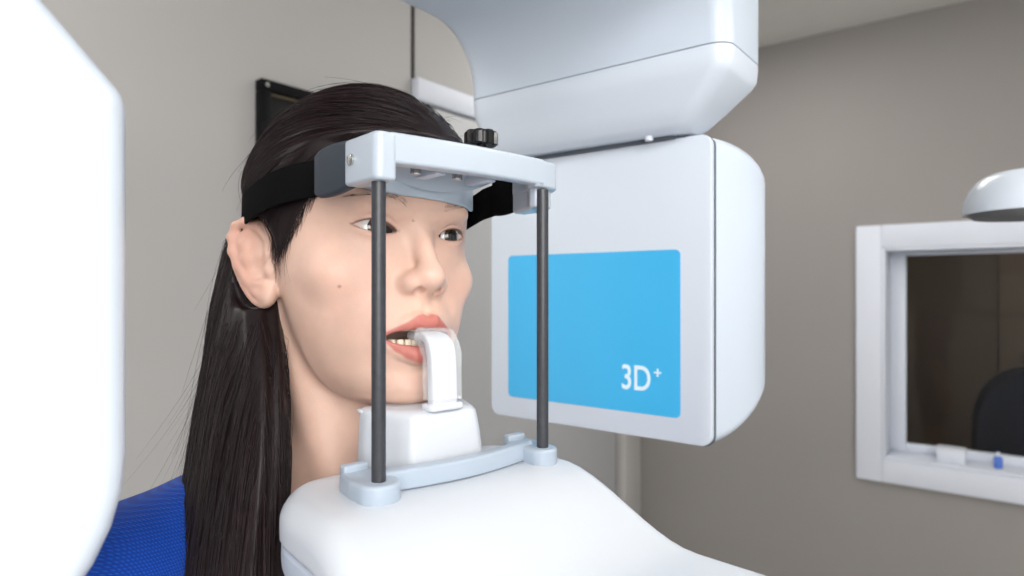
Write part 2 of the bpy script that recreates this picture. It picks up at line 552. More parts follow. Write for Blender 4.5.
# ================================================================== GANTRY (world x = away from head, y = along the panel)
PX, PY0, PY1 = 0.677, 0.2535, 0.5615
PZ0, PZ1 = CAMZ - 0.1725, CAMZ + 0.1675
det = empty('detector_unit', (PX, (PY0 + PY1) / 2, PZ0), 0, 'white boxy sensor head with blue rectangle marked 3D+ beside the face', 'x-ray detector')
hw = (PY1 - PY0) / 2
hh = PZ1 - PZ0
bm = bmesh.new()
rings = []
for k in range(4):                      # front plate
    pass
prof = [(0.000, 0.0018, 0.0018), (0.0004, 0.0006, 0.0006), (0.0015, 0.0, 0.0), (0.0085, 0.0, 0.0), (0.0095, 0.0008, 0.0008)]
loft(bm, [[(tt, p[0], p[1]) for p in rrect(-hw + i, hw - i, j, hh - j, 0.012)] for tt, i, j in prof])
from_bm('front_plate', bm, M['shell'], det, angle=25)
bm = bmesh.new()
loft(bm, [[(tt, p[0], p[1]) for p in rrect(-hw - 0.0010, hw + 0.0008, -0.0018, hh + 0.0003, 0.0125)] for tt in (0.0094, 0.0124)])
from_bm('seam', bm, M['seam'], det)
bm = bmesh.new()
rings = []
T = 0.135
for k in range(22):
    f = k / 21.0
    tt = 0.0122 + (T - 0.0122) * (1 - math.cos(f * math.pi / 2)) if f < 1 else T
    g = (tt - 0.0122) / (T - 0.0122)
    bul = 0.0255 * math.sin(min(1, g * 1.25) * math.pi / 2)                # end bulges outward
    topd = 0.043 * (1 - math.sqrt(max(0, 1 - (max(0, g - 0.05) / 0.95) ** 2.2)))
    botd = 0.050 * (max(0, g - 0.05) / 0.95) ** 1.7
    endd = 0.030 * max(0, (g - 0.75) / 0.25) ** 2
    rings.append([(tt, p[0], p[1]) for p in rrect(-hw - bul + endd, hw + bul - endd, botd, hh - topd, 0.014 + 0.02 * g)])
loft(bm, rings)
from_bm('back_cover', bm, M['shell_cool'], det)


def on_panel(px, py, off=0.0):
    """pixel -> (y, z) local to the detector front plane"""
    d = CF + CR * ((px - 512) / FPX) + Vector((0, 0, (288 - py) / FPX))
    s = (PX - off) / d.x
    return d.y * s - (PY0 + PY1) / 2, CAMZ + d.z * s - PZ0


a = on_panel(509, 257); b = on_panel(681, 248); c = on_panel(680, 417); d = on_panel(508, 397)
by0, by1 = (b[0] + c[0]) / 2, (a[0] + d[0]) / 2
bz0, bz1 = (c[1] + d[1]) / 2, (a[1] + b[1]) / 2
bm = bmesh.new()
loft(bm, [[(-tt, p[0], p[1]) for p in rrect(by0, by1, bz0, bz1, 0.006)] for tt in (-0.001, 0.0006)])
bp_ = from_bm('blue_panel', bm, M['blue'], det)


def text(body, y, z, size, name, parent, wid=1.0):
    cu = bpy.data.curves.new('txt', 'FONT')
    cu.body = body
    cu.size = size
    cu.extrude = 0.0003
    cu.offset = size * 0.012
    o = bpy.data.objects.new('txt', cu)
    COL.objects.link(o)
    dg = bpy.context.evaluated_depsgraph_get()
    me = bpy.data.meshes.new_from_object(o.evaluated_get(dg))
    bpy.data.objects.remove(o)
    for v in me.vertices:
        x_, y_, z_ = v.co
        v.co = (-0.0007 - z_, y - x_ * wid, z + y_)
    r = link(name, me, M['letter'], parent, smooth=False)
    return r


l0 = on_panel(621, 390)
l1 = on_panel(651, 364)
lh = on_panel(636, 364)[1] - on_panel(636, 389.5)[1]
text('3D', l0[0], on_panel(636, 389.5)[1], lh / 0.73, 'lettering', bp_, 0.77)
lp = on_panel(653.5, 378)
text('+', lp[0], lp[1], lh * 0.62, 'lettering', bp_)

# ---- gantry arm: housing above the detector and the beam over to the tube
gan = empty('gantry_arm', (PX, (PY0 + PY1) / 2, CAMZ), 0, 'large white curved rotating arm housing above the sensor head', 'x-ray gantry')
gy0, gy1 = -hw - 0.036, hw - 0.001          # ends along y (right end, far end)
# side profile in (x, z): column over the detector, concave fillet, beam
R = 0.072
prof = [(0.062, 0.2455), (0.062, 0.56), (-0.86, 0.56), (-0.86, 0.327), (-0.05 - R, 0.327)]
for k in range(1, 13):
    a = math.pi / 2 * k / 12
    prof.append((-0.05 - R + R * math.sin(a), 0.327 - R + R * math.cos(a)))
prof.append((-0.05, 0.2455))
bm = bmesh.new()
prism(bm, prof, lambda p, d: (p[0], d, p[1]), gy0, gy1, 0.020, 6, 0.246)
# flatten the prism's lower rim so it meets the lower cover
from_bm('beam_housing', bm, M['shell_cool'], gan, angle=50)
bm = bmesh.new()
rings = []
LZ = [(0.2443, 0.0008, 0.0), (0.2405, 0.0, 0.0), (0.226, 0.0015, 0.001), (0.219, 0.004, 0.005), (0.195, 0.014, 0.029), (0.178, 0.022, 0.047), (0.1705, 0.032, 0.056)]
for z, dx, dy in LZ:
    rings.append([(p[0], p[1], z) for p in rrect(-0.05 + dx, 0.062 - dx, gy0 + dy, gy1 - dy * 0.25, 0.020)])
loft(bm, rings)
from_bm('lower_cover', bm, M['shell'], gan, angle=35)
bm = bmesh.new()
loft(bm, [[(p[0], p[1], z) for p in rrect(-0.0485, 0.0605, gy0 + 0.0015, gy1 - 0.0015, 0.019)] for z in (0.2440, 0.2470)])
from_bm('seam', bm, M['soft_seam'], gan)
bm = bmesh.new()
loft(bm, [[(p[0], p[1], z) for p in rrect(-0.004, 0.05, gy0 + 0.075, gy1 - 0.05, 0.01)] for z in (0.166, 0.1715)])
from_bm('mount_plate', bm, M['seam'], gan)
bm = bmesh.new(); tube(bm, [(-0.014, gy0 + 0.102, 0.1655), (-0.014, gy0 + 0.102, 0.1745)], 0.0045, 12)
from_bm('mount_screw', bm, M['trim'], gan)

# ---- tube head at the other end of the beam
HX, HY = HEAD.x, HEAD.y
tub = empty('tube_head', (HX - 0.2085, HY, CAMZ), 0, 'big white x-ray tube housing in the left foreground', 'x-ray tube')
tp = round_poly([(0.0, 0.083), (0.0, -0.150), (-0.16, -0.165), (-0.20, -0.06), (-0.20, 0.19), (-0.11, 0.2), (-0.0335, 0.118)],
                [0.016, 0.085, 0.05, 0.04, 0.03, 0.04, 0.02], 8)
bm = bmesh.new()
prism(bm, tp, lambda p, d: (p[0], d, p[1]), -0.11, 0.12, 0.014, 6)
from_bm('housing', bm, M['shell'], tub, angle=50)
bm = bmesh.new()
loft(bm, [[(0.0 + tt, p[0], p[1]) for p in rrect(-0.045, 0.045, -0.09, 0.03, 0.008)] for tt in (-0.004, 0.0025)])
from_bm('collimator_window', bm, M['lower_shell'], tub)
bm = bmesh.new(); tube(bm, [(-0.11, 0.0, 0.18), (-0.11, 0.0, 0.3268)], 0.05, 24); from_bm('neck', bm, M['shell'], tub)

# ---- part of the machine's side arm at the right edge
arm = empty('cephalometric_arm', C2W(0.822, 0.88, 0.109), math.atan2(CR.y * 0.9 - CF.y * 0.3, CR.x * 0.9 - CF.x * 0.3),
            'white rounded machine arm end at the right edge over the window', 'machine arm')
bm = bmesh.new()
rings = []
for k in range(9):
    a = math.pi / 2 * k / 8
    hz = 0.058 * math.sin(a)
    ins = 0.05 * (1 - math.cos(a) ** 0.8)
    rings.append([(p[0], p[1], hz + (0.012 * p[0])) for p in rrect(-0.170 + ins, 0.35, -0.075 + ins * 0.6, 0.075 - ins * 0.6, 0.07, 10)])
loft(bm, rings)
from_bm('cover', bm, M['shell'], arm, angle=50)
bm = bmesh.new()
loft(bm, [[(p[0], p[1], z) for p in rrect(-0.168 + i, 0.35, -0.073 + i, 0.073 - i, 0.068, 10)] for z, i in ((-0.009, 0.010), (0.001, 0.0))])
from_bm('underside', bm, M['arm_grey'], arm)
bm = bmesh.new(); tube(bm, [(0.28, 0, 0.002 - CAMZ - 0.109), (0.28, 0, 0.01)], 0.035, 24); from_bm('support_post', bm, M['shell'], arm)

# ================================================================== PLATFORM + COLUMN (local x = patient's right, y = forward)
PT = CAMZ - 0.1205                        # platform top
MF = Vector((HEAD.x, HEAD.y, 0))


def mroot(name, z, label, cat, group=None):
    return empty(name, (MF.x, MF.y, z), ROTZ, label, cat, group)


plat = mroot('chin_rest_platform', 0, 'white swooping platform in front of the patient carrying chin rest and rods', 'support platform')


def smooth01(t):
    t = max(0.0, min(1.0, t))
    return t * t * (3 - 2 * t)


def ptop(a):
    return PT - 0.036 * smooth01((a - 0.145) / 0.105)


def phw(a):
    """half width of the platform in plan"""
    base = 0.1045 + 0.0185 * smooth01((a - 0.1) / 0.3)
    if a < 0.118:
        t = (0.118 - a) / 0.060
        return base * max(0.02, 1 - t ** 2.6) ** (1 / 2.6) if t < 1 else base * 0.2
    return base


def platform_shell(top, bottom, inset, rim, name, m, lowrim):
    bm = bmesh.new()
    A = [0.0592 + 0.0028 * i * i * 0.25 for i in range(10)]
    A = [0.0595, 0.0605, 0.0625, 0.066, 0.071, 0.077, 0.084, 0.092, 0.10, 0.11, 0.12, 0.13] + [0.14 + 0.01 * i for i in range(13)] + [0.28 + 0.03 * i for i in range(12)]
    rings = []
    for a in A:
        w = phw(a) - inset
        zt = ptop(a) - top
        zb = ptop(a) - bottom
        fe = smooth01((a - 0.0585) / 0.02)       # nose rounding at the patient's edge
        r = rim
        ring = []
        N = 8
        zc = zt - (1 - math.sqrt(max(0, 1 - (1 - min(1, (a - 0.0590) / 0.026)) ** 2))) * r * 0.9
        for k in range(N + 1):
            th = math.pi / 2 * k / N
            ring.append((w - r + r * math.sin(th), a, zc - r + r * math.cos(th)))
        rl = lowrim
        for k in range(N + 1):
            th = math.pi / 2 * k / N
            ring.append((w - rl + rl * math.cos(th), a, zb + rl - rl * math.sin(th)))
        full = ring + [(-x * 0.855, y, z) for x, y, z in ring[::-1]]
        rings.append(full)
    loft(bm, rings)
    return from_bm(name, bm, m, plat, angle=60)


platform_shell(0.0, 0.026, 0.0, 0.015, 'upper_shell', M['platform'], 0.003)
platform_shell(0.025, 0.0275, 0.003, 0.0005, 'seam', M['seam'], 0.0005)
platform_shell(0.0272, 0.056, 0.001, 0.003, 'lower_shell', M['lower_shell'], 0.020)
bm = bmesh.new()
loft(bm, [[(p[0], p[1], z) for p in rrect(-0.11 - e, 0.11 + e, 0.56 - e, 0.80 + e, 0.04)] for z, e in ((0.03, 0.0), (CAMZ - 0.02, 0.0), (CAMZ + 0.0, -0.02))])
from_bm('column', bm, M['shell'], plat)
bm = bmesh.new()
loft(bm, [[(p[0], p[1], z) for p in rrect(-0.3 + e, 0.3 - e, 0.40 + e, 0.95 - e, 0.06)] for z, e in ((0.0, 0.0), (0.025, 0.0), (0.035, 0.015))])
from_bm('foot_plate', bm, M['lower_shell'], plat)

# ================================================================== HEAD SUPPORT FRAME
sup = mroot('head_support_frame', PT, 'pale plastic head support with two dark rods, forehead bar and black head strap', 'head support')
ZB = 0.1205                                # local z of camera height
RODS = ((0.0605, 0.138), (-0.0645, 0.1425))


def cyl(name, p0, p1, r, m, parent, n=20, bev=0.0):
    bm = bmesh.new()
    p0, p1 = Vector(p0), Vector(p1)
    if bev:
        d = (p1 - p0).normalized()
        tube(bm, [p0, p0 + d * bev, p1 - d * bev, p1], [r - bev, r, r, r - bev], n)
    else:
        tube(bm, [p0, p1], r, n)
    return from_bm(name, bm, m, parent)


for r_, a_ in RODS:
    cyl('rod', (r_, a_, 0.008), (r_, a_, ZB + 0.068), 0.0041, M['rod'], sup, 24)

# lower bracket: two pods joined by a shallow curved bar
for (r_, a_), s in zip(RODS, (1, -1)):
    bm = bmesh.new()
    q_ = 0.0125 if s > 0 else 0.0105
    o = round_poly([(r_ - q_, a_ + q_ - 0.001), (r_ - q_, a_ - 0.012), (r_ + s * 0.001 - 0.010, a_ - 0.030), (r_ + 0.010, a_ - 0.030), (r_ + q_, a_ - 0.012), (r_ + q_, a_ + q_ - 0.001)], [q_ - 0.0005, 0.003, 0.003, 0.003, 0.003, q_ - 0.0005], 8)
    prism(bm, o, lambda p, d: (p[0], p[1], d), -0.003, 0.0105, 0.0022, 4)
    from_bm('rod_socket', bm, M['frame_plastic'], sup)
    bm = bmesh.new()
    prism(bm, rrect(r_ - 0.008, r_ + 0.008, a_ - 0.0335, a_ - 0.026, 0.002), lambda p, d: (p[0], p[1], d), -0.001, 0.0145, 0.0015, 3)
    from_bm('clip_tab', bm, M['frame_plastic'], sup)
bm = bmesh.new()
rings = []
for k in range(25):
    f = k / 24
    r_ = 0.056 + (-0.064 - 0.056) * f
    a_ = 0.1275 + 0.0085 * math.sin(math.pi * f)
    rings.append([(r_, a_ + p[0], p[1]) for p in rrect(-0.005, 0.005, 0.0005, 0.0130, 0.002, 4)])
loft(bm, rings)
from_bm('lower_bar', bm, M['frame_plastic'], sup)

# upper bar
def barline(n=40):
    """centre line of the front bar in (r, a) from the patient's right to left"""
    pts = []
    for k in range(n + 1):
        f = k / n
        r_ = 0.056 + (-0.062 - 0.056) * f
        a_ = 0.1405 + 0.0035 * math.sin(math.pi * f)
        pts.append((r_, a_))
    return pts


ZT = ZB + 0.0885
bm = bmesh.new()
rings = [[(r_, a_ + p[0], p[1]) for p in rrect(-0.005, 0.006, ZT - 0.0178, ZT, 0.0022, 5)] for r_, a_ in barline()]
loft(bm, rings)
# right corner block with the side arm going back
o = round_poly([(0.0535, 0.1472), (0.0535, 0.136), (0.0545, 0.130), (0.0545, 0.1085), (0.0675, 0.1085), (0.0672, 0.1472)], [0.003, 0.003, 0.004, 0.002, 0.0030, 0.0055], 8)
prism(bm, o, lambda p, d: (p[0], p[1], d), ZT - 0.0280, ZT - 0.0005, 0.0024, 5)
o = round_poly([(-0.054, 0.1468), (-0.058, 0.134), (-0.066, 0.124), (-0.075, 0.098), (-0.0885, 0.098), (-0.0915, 0.123), (-0.080, 0.142)], [0.002, 0.006, 0.006, 0.003, 0.004, 0.012, 0.014], 8)
prism(bm, o, lambda p, d: (p[0], p[1], d), ZT - 0.0195, ZT - 0.0003, 0.0024, 5)
o = round_poly([(-0.060, 0.1405), (-0.060, 0.134), (-0.067, 0.124), (-0.0755, 0.098), (-0.0875, 0.098), (-0.0885, 0.123), (-0.079, 0.1365), (-0.070, 0.1405)], [0.002, 0.006, 0.006, 0.003, 0.004, 0.01, 0.008, 0.004], 8)
prism(bm, o, lambda p, d: (p[0], p[1], d), ZT - 0.0325, ZT - 0.010, 0.0024, 5)
bar = from_bm('forehead_bar', bm, M['head_plastic'], sup)
bm = bmesh.new(); tube(bm, [(0.0655, 0.1185, ZT - 0.0135), (0.0686, 0.1185, ZT - 0.0135), (0.0694, 0.1185, ZT - 0.0135)], [0.0034, 0.0034, 0.0024], 20)
from_bm('screw', bm, M['steel'], bar)
# web under the bar that carries the forehead plate
bm = bmesh.new()
rows = []
for k in range(15):
    f = k / 14
    r_ = 0.054 + (-0.060 - 0.054) * f
    e = 1 - (2 * f - 1) ** 2
    col_ = []
    for q in range(9):
        t_ = q / 8
        col_.append(Vector((r_ * (1 - 0.12 * t_), 0.138 + (0.104 - 0.006 * (1 - e) - 0.138) * t_, ZT - 0.006 - 0.0175 * t_ ** 2.6 * (0.35 + 0.65 * e))))
    rows.append(col_)
rings = []
for col_ in rows:
    rings.append([tuple(p) for p in col_] + [(p.x, p.y, p.z + 0.003) for p in col_[::-1]])
loft(bm, rings)
from_bm('web_plate', bm, M['frame_plastic'], sup, angle=60)
for r_ in (0.016, -0.024):
    box('slide_rail', (r_ - 0.004, r_ + 0.004, 0.112, 0.136, ZT - 0.0185, ZT - 0.006), M['lower_shell'], sup, bev=0.001)
for r_ in (0.028, -0.0035):
    cyl('rail_screw', (r_, 0.126, ZT - 0.0185), (r_, 0.126, ZT - 0.007), 0.0034, M['steel'], sup, 14, 0.0006)
# knob
kb = Vector((-0.0165, 0.1345, ZT - 0.0005))
cyl('knob_stem', kb + Vector((0, 0, -0.003)), kb + Vector((0, 0, 0.006)), 0.0035, M['black'], sup, 16)
bm = bmesh.new()
rings = []
for z, sc_ in ((0.0045, 0.82), (0.0055, 1.0), (0.0125, 1.0), (0.0140, 0.9), (0.0142, 0.5)):
    rg = []
    for i in range(64):
        a = 2 * math.pi * i / 64
        rr = (0.0103 + 0.0008 * (1 if math.cos(8 * a) > -0.2 else -1.3)) * sc_
        rg.append((kb.x + rr * math.cos(a), kb.y + rr * math.sin(a), kb.z + z))
    rings.append(rg)
loft(bm, rings)
from_bm('adjusting_knob', bm, M['black'], sup, angle=30)

# ================================================================== PERSON (signed distance sculpt, millimetres)
PI_, RO_ = math.radians(2.9), math.radians(2.5)
_F = np.array([0, math.cos(PI_), math.sin(PI_)])
_R = np.array([1.0, 0, 0])
_U = np.cross(_R, _F)
_R2 = _R * math.cos(RO_) + _U * math.sin(RO_)
_U2 = _U * math.cos(RO_) - _R * math.sin(RO_)
AQ = np.stack([_R2, _F, _U2], 1)          # head coords -> object coords


def to_head(x, y, z):
    return (AQ[0, 0] * x + AQ[1, 0] * y + AQ[2, 0] * z, AQ[0, 1] * x + AQ[1, 1] * y + AQ[2, 1] * z, AQ[0, 2] * x + AQ[1, 2] * y + AQ[2, 2] * z)


def h2o(p):
    return AQ @ np.asarray(p, float)


def smin(a, b, k):
    h = np.clip(0.5 + 0.5 * (b - a) / k, 0, 1)
    return b + (a - b) * h - k * h * (1 - h)


def smax(a, b, k):
    return -smin(-a, -b, k)


def sstep(a, b, x):
    t = np.clip((x - a) / (b - a), 0, 1)
    return t * t * (3 - 2 * t)


def ell(x, y, z, c, r):
    px, py, pz = (x - c[0]) / r[0], (y - c[1]) / r[1], (z - c[2]) / r[2]
    k0 = np.sqrt(px * px + py * py + pz * pz)
    k1 = np.sqrt((px / r[0]) ** 2 + (py / r[1]) ** 2 + (pz / r[2]) ** 2) + 1e-9
    return k0 * (k0 - 1) / k1


def cone(x, y, z, a, b, ra, rb):
    ax, ay, az = a
    dx, dy, dz = b[0] - ax, b[1] - ay, b[2] - az
    L2 = dx * dx + dy * dy + dz * dz
    t = np.clip(((x - ax) * dx + (y - ay) * dy + (z - az) * dz) / L2, 0, 1)
    return np.sqrt((x - ax - t * dx) ** 2 + (y - ay - t * dy) ** 2 + (z - az - t * dz) ** 2) - (ra + (rb - ra) * t)


def cr_table(rows):
    """Catmull-Rom resample of a table whose first column increases"""
    rows = np.array(sorted(rows), float)
    zs = np.linspace(rows[0, 0], rows[-1, 0], 500)
    out = [zs]
    for c in range(1, rows.shape[1]):
        v = rows[:, c]; z = rows[:, 0]
        m = np.gradient(v, z)
        i = np.clip(np.searchsorted(z, zs) - 1, 0, len(z) - 2)
        h = z[i + 1] - z[i]; t = (zs - z[i]) / h
        out.append((2 * t ** 3 - 3 * t ** 2 + 1) * v[i] + (t ** 3 - 2 * t ** 2 + t) * h * m[i] + (-2 * t ** 3 + 3 * t ** 2) * v[i + 1] + (t ** 3 - t ** 2) * h * m[i + 1])
    return out


#        z    half-w  yc   yfront yback  exponent
HT = cr_table([
    (110, 62, -8, 80, -84, 2.0), (95, 66, -8, 86, -88, 2.05), (80, 70, -8, 91, -91, 2.1), (60, 74, -8, 95, -93, 2.2), (45, 74, -5, 95.5, -92, 2.25),
    (32, 73, 0, 93.5, -90, 2.3), (20, 70.5, 8, 89.5, -86, 2.35), (5, 69.5, 14, 88.5, -78, 2.35), (-8, 68, 18, 88.5, -68, 2.35),
    (-22, 65.5, 20, 89, -50, 2.3), (-38, 61.5, 20, 90, -30, 2.25), (-55, 56, 22, 89.0, -12, 2.2), (-70, 50, 24, 86.5, 2, 2.1),
    (-82, 43, 28, 86.5, 12, 2.05), (-91, 35, 33, 85.0, 22, 2.0), (-97.5, 25.5, 42, 80, 34, 2), (-101, 13, 50, 71, 44, 2), (-103, 3, 55, 60, 52, 2)])


def skull(x, y, z):
    a = np.interp(z, HT[0], HT[1]); yc = np.interp(z, HT[0], HT[2]); yf = np.interp(z, HT[0], HT[3])
    yb = np.interp(z, HT[0], HT[4]); p = np.interp(z, HT[0], HT[5])
    t = y - yc
    ry = np.where(t > 0, yf - yc, yc - yb)
    pp = np.where(t > 0, p, 2.0)
    u = np.abs(x) / a
    v = np.abs(t) / ry
    k = (u ** pp + v ** pp) ** (1 / pp) + 1e-6
    rho = np.sqrt(x * x + t * t) + 1e-3
    d = rho * (1 - 1 / k)
    d = np.maximum(d * 0.9, -103 - z)
    e = ell(x, y, z, (0, 0, 45), (74, 94.5, 84))
    w = sstep(45, 85, z)
    return d * (1 - w) + e * w


def neckd(x, y, z):
    return cone(x, y, z, (0, -14, -50), (0, -34, -185), 48, 54)


# ---------------- grid
def axis(parts):
    out = []
    for a, b, s in parts:
        n = max(1, int(round((b - a) / s)))
        out += list(np.linspace(a, b, n, endpoint=False))
    out.append(parts[-1][1])
    return np.array(out)


GX = axis([(-290, -100, 5.5), (-100, -66, 1.5), (-66, 66, 0.95), (66, 100, 1.0), (100, 290, 5.5)])
GY = axis([(-200, -118, 6), (-118, -40, 2.4), (-40, 30, 1.4), (30, 118, 0.85), (118, 230, 6)])
GZ = axis([(-1475, -640, 7), (-640, -200, 6), (-200, -118, 2.5), (-118, 60, 0.9), (60, 132, 2.0), (132, 150, 6)])
D = np.full((len(GX), len(GY), len(GZ)), 60.0, np.float32)


def region(c0, c1, head):
    """index box of the grid that covers the box c0..c1 (given in head coords when head)"""
    if head:
        cs = np.array([h2o((a, b, c)) for a in (c0[0], c1[0]) for b in (c0[1], c1[1]) for c in (c0[2], c1[2])])
        c0, c1 = cs.min(0), cs.max(0)
    i = [slice(max(0, np.searchsorted(g, lo) - 1), np.searchsorted(g, hi) + 1) for g, lo, hi in zip((GX, GY, GZ), c0, c1)]
    return tuple(i)


def apply(fn, c0, c1, k, op='u', head=True):
    sl = region(c0, c1, head)
    x = GX[sl[0]][:, None, None]; y = GY[sl[1]][None, :, None]; z = GZ[sl[2]][None, None, :]
    if head:
        x, y, z = to_head(x, y, z)
    d = fn(x, y, z)
    if op == 'u':
        D[sl] = smin(D[sl], d, k)
    elif op == 's':
        D[sl] = smax(D[sl], -d, k)
    elif op == 'add':
        D[sl] = D[sl] + d


def E(c, r, k, op='u', head=True):
    m = k + 3
    apply(lambda x, y, z: ell(x, y, z, c, r), [c[i] - r[i] - m for i in range(3)], [c[i] + r[i] + m for i in range(3)], k, op, head)


def K(a, b, ra, rb, k, op='u', head=True):
    m = max(ra, rb) + k + 3
    apply(lambda x, y, z: cone(x, y, z, a, b, ra, rb), [min(a[i], b[i]) - m for i in range(3)], [max(a[i], b[i]) + m for i in range(3)], k, op, head)


def G(c, s, amp, head=True):
    """push the surface out (amp > 0) around c with gaussian widths s"""
    apply(lambda x, y, z: -amp * np.exp(-((x - c[0]) / s[0]) ** 2 - ((y - c[1]) / s[1]) ** 2 - ((z - c[2]) / s[2]) ** 2),
          [c[i] - 2.6 * s[i] for i in range(3)], [c[i] + 2.6 * s[i] for i in range(3)], 0, 'add', head)


# body, coarse part (object frame)
BODY = [('c', (0, -30, -110), (0, -36, -190), 49, 56, 10), ('e', (0, -48, -320), (148, 96, 170)), ('e', (0, -48, -520), (125, 86, 130)), ('e', (0, -50, -660), (152, 104, 130))]
def body_fn(x, y, z, gown=False):
    d = ell(x, y, z, (0, -48, -320), (148, 96, 165))
    d = smin(d, ell(x, y, z, (0, -48, -520), (122, 86, 140)), 40)
    d = smin(d, ell(x, y, z, (0, -50, -660), (152, 104, 130)), 40)
    for s in (-1, 1):
        lo = 0 if s > 0 else 32
        d = smin(d, cone(x, y, z, (s * 42, -42, -160 - lo * 0.5), (s * 142, -40, -212 - lo), 25, 43), 26)
        d = smin(d, cone(x, y, z, (s * 156, -40, -222 - lo), (s * 205, -52, -500), 45, 36), 18)
        d = smin(d, ell(x, y, z, (s * 62, 30, -345), (52, 38, 52)), 25)
        d = smin(d, cone(x, y, z, (s * 80, -45, -720), (s * 82, -38, -1050), 76, 52), 30)
        if not gown:
            d = smin(d, cone(x, y, z, (s * 205, -52, -500), (s * 214, 0, -735), 36, 25), 12)
            d = smin(d, cone(x, y, z, (s * 82, -40, -1050), (s * 82, -62, -1390), 50, 36), 20)
            d = smin(d, cone(x, y, z, (s * 82, -66, -1425), (s * 86, 95, -1442), 34, 22), 18)
    return d


apply(body_fn, (-290, -200, -1480), (290, 230, -100), 12, head=False)
for s in (-1, 1):                                    # hands hanging beside the hips
    E((s * 216, 18, -790), (20, 40, 52), 14, head=False)
    for j, (yy, ln) in enumerate(((50, 78), (30, 92), (9, 86), (-12, 68))):
        K((s * 216, yy * 0.9 + 2, -826), (s * 212, yy + 8, -826 - ln * 0.55), 10.5, 9.5, 6, head=False)
        K((s * 212, yy + 8, -826 - ln * 0.55), (s * 203, yy + 12, -826 - ln), 9.5, 8.5, 5, head=False)
    K((s * 214, 45, -768), (s * 208, 76, -815), 13, 11, 8, head=False)
    K((s * 208, 76, -815), (s * 203, 82, -848), 11, 9.5, 6, head=False)

# head and neck
apply(skull, (-90, -110, -106), (90, 112, 145), 6)
K((0, -14, -50), (0, -34, -190), 48, 54, 22)
K((0, 20, -92), (0, 12, -150), 15, 13, 18)                    # throat
for s in (-1, 1):
    K((s * 56, -24, -30), (s * 18, 22, -176), 11, 9, 14)       # neck muscle
    E((s * 47, 55.5, -11), (16, 18, 13), 14)                    # cheekbone
    G((s * 40, 68, -38), (18, 18, 17), 2.4)                   # cheek
    G((s * 40, 62, -62), (16, 16, 16), 0.8)
    E((s * 21.5, 103, 18), (9.5, 16, 9), 9, 's')               # inner eye hollow
    E((s * 37, 103, 19), (13, 20, 7.5), 11, 's')               # socket
    E((s * 25, 81.5, 37), (18, 9, 5.5), 9)                       # brow ridge
# nose
K((0, 86.5, 22), (0, 101.0, -10), 5.5, 7.5, 9)
E((0, 99.5, -13.5), (10, 10.5, 8.5), 6)
K((0, 97, -17), (0, 90.5, -26), 5.2, 4.5, 5)                   # columella
for s in (-1, 1):
    E((s * 11.5, 91.5, -17), (6.6, 9.0, 6.8), 7)               # wing
    G((s * 18, 93, -9), (4, 6, 4.5), -0.5)                     # crease above the wing
    G((s * 20.5, 91, -19), (3.2, 6, 7), -0.7)
    E((s * 7.2, 98.6, -22.6), (3.5, 5.2, 4.0), 1.5, 's')       # nostril
# muzzle and lips
E((0, 74, -50), (27, 22, 24), 12)
UP = [(29.0, 77.0, -51), (21, 85.0, -47.2), (12.5, 91.0, -43.6), (6, 94.2, -41.6), (0, 94.6, -42.6)]
LO = [(28.5, 76.5, -52.5), (21, 83.2, -58.0), (13, 88.2, -62.4), (6, 90.6, -64.6), (0, 91.2, -65.2)]
UR = [2.2, 3.5, 4.3, 4.7, 4.5]
LR = [2.4, 4.2, 5.3, 5.9, 6.0]
for s in (-1, 1):
    for P_, R_ in ((UP, UR), (LO, LR)):
        for i in range(4):
            a, b = P_[i], P_[i + 1]
            K((s * a[0], a[1], a[2]), (s * b[0], b[1], b[2]), R_[i], R_[i + 1], 3.0)
E((0, 84, -53.2), (25.0, 26, 6.2), 2.0, 's')                    # open mouth
E((0, 70, -53), (24, 16, 12), 4, 's')
G((0, 96, -34), (2.6, 8, 6), -0.9)                            # philtrum
G((0, 88, -77), (16, 8, 4.5), -1.8)                           # crease under the lower lip
E((0, 76, -88), (17, 11.5, 11.5), 12)                           # chin
for s in (-1, 1):
    G((s * 33.5, 75, -51), (4, 7, 6), -0.9)                      # mouth corner
    G((s * 27, 84, -33), (5, 8, 9), -0.8)                      # nose to mouth fold
# eyelids and the almond openings
EC = (31.0, 70.3, 20.5)
ER = 12.0


def lid_curves(ax):
    s = np.clip((ax - 17.0) / 28.5, 0, 1)
    b = 4 * s * (1 - s)
    base = 18.6 + 3.0 * s
    up = base + 5.2 * b ** 0.8 * (1 - 0.12 * (s - 0.35))
    lo = base - 3.2 * b ** 0.9
    return up, lo


for s in (-1, 1):
    E((s * EC[0], EC[1], EC[2]), (14.2, 13.9, 13.6), 3.5)
def eye_hole(x, y, z):
    ax = np.abs(x)
    up, lo = lid_curves(ax)
    return np.maximum(np.maximum(z - up, lo - z), np.maximum(16.5 - ax, ax - 46.0))
def eye_cut(x, y, z):
    ax = np.abs(x)
    up, lo = lid_curves(ax)
    d = np.maximum(z - up, lo - z)
    d = np.maximum(d, np.maximum(16.5 - ax, ax - 46.0))
    d = np.maximum(d, 60 - y)
    return np.maximum(d, -ell(ax, y, z, EC, (18.0, 8.2, 11)))
def crease(x, y, z):
    ax = np.abs(x)
    up, lo = lid_curves(ax)
    s = np.clip((ax - 17) / 31.0, 0, 1)
    m = sstep(0.0, 0.2, s) * (1 - sstep(0.9, 1.0, s)) * sstep(60, 66, y)
    return 0.75 * m * np.exp(-((z - up - 3.0) / 0.9) ** 2) - 0.35 * m * np.exp(-((z - lo + 3.2) / 1.6) ** 2)
for s in (-1, 1):
    lo_, hi_ = ((13, 60, 10), (50, 96, 34)) if s > 0 else ((-50, 60, 10), (-13, 96, 34))
    apply(crease, lo_, hi_, 0, 'add')
    apply(eye_cut, lo_, hi_, 0.9, 's')

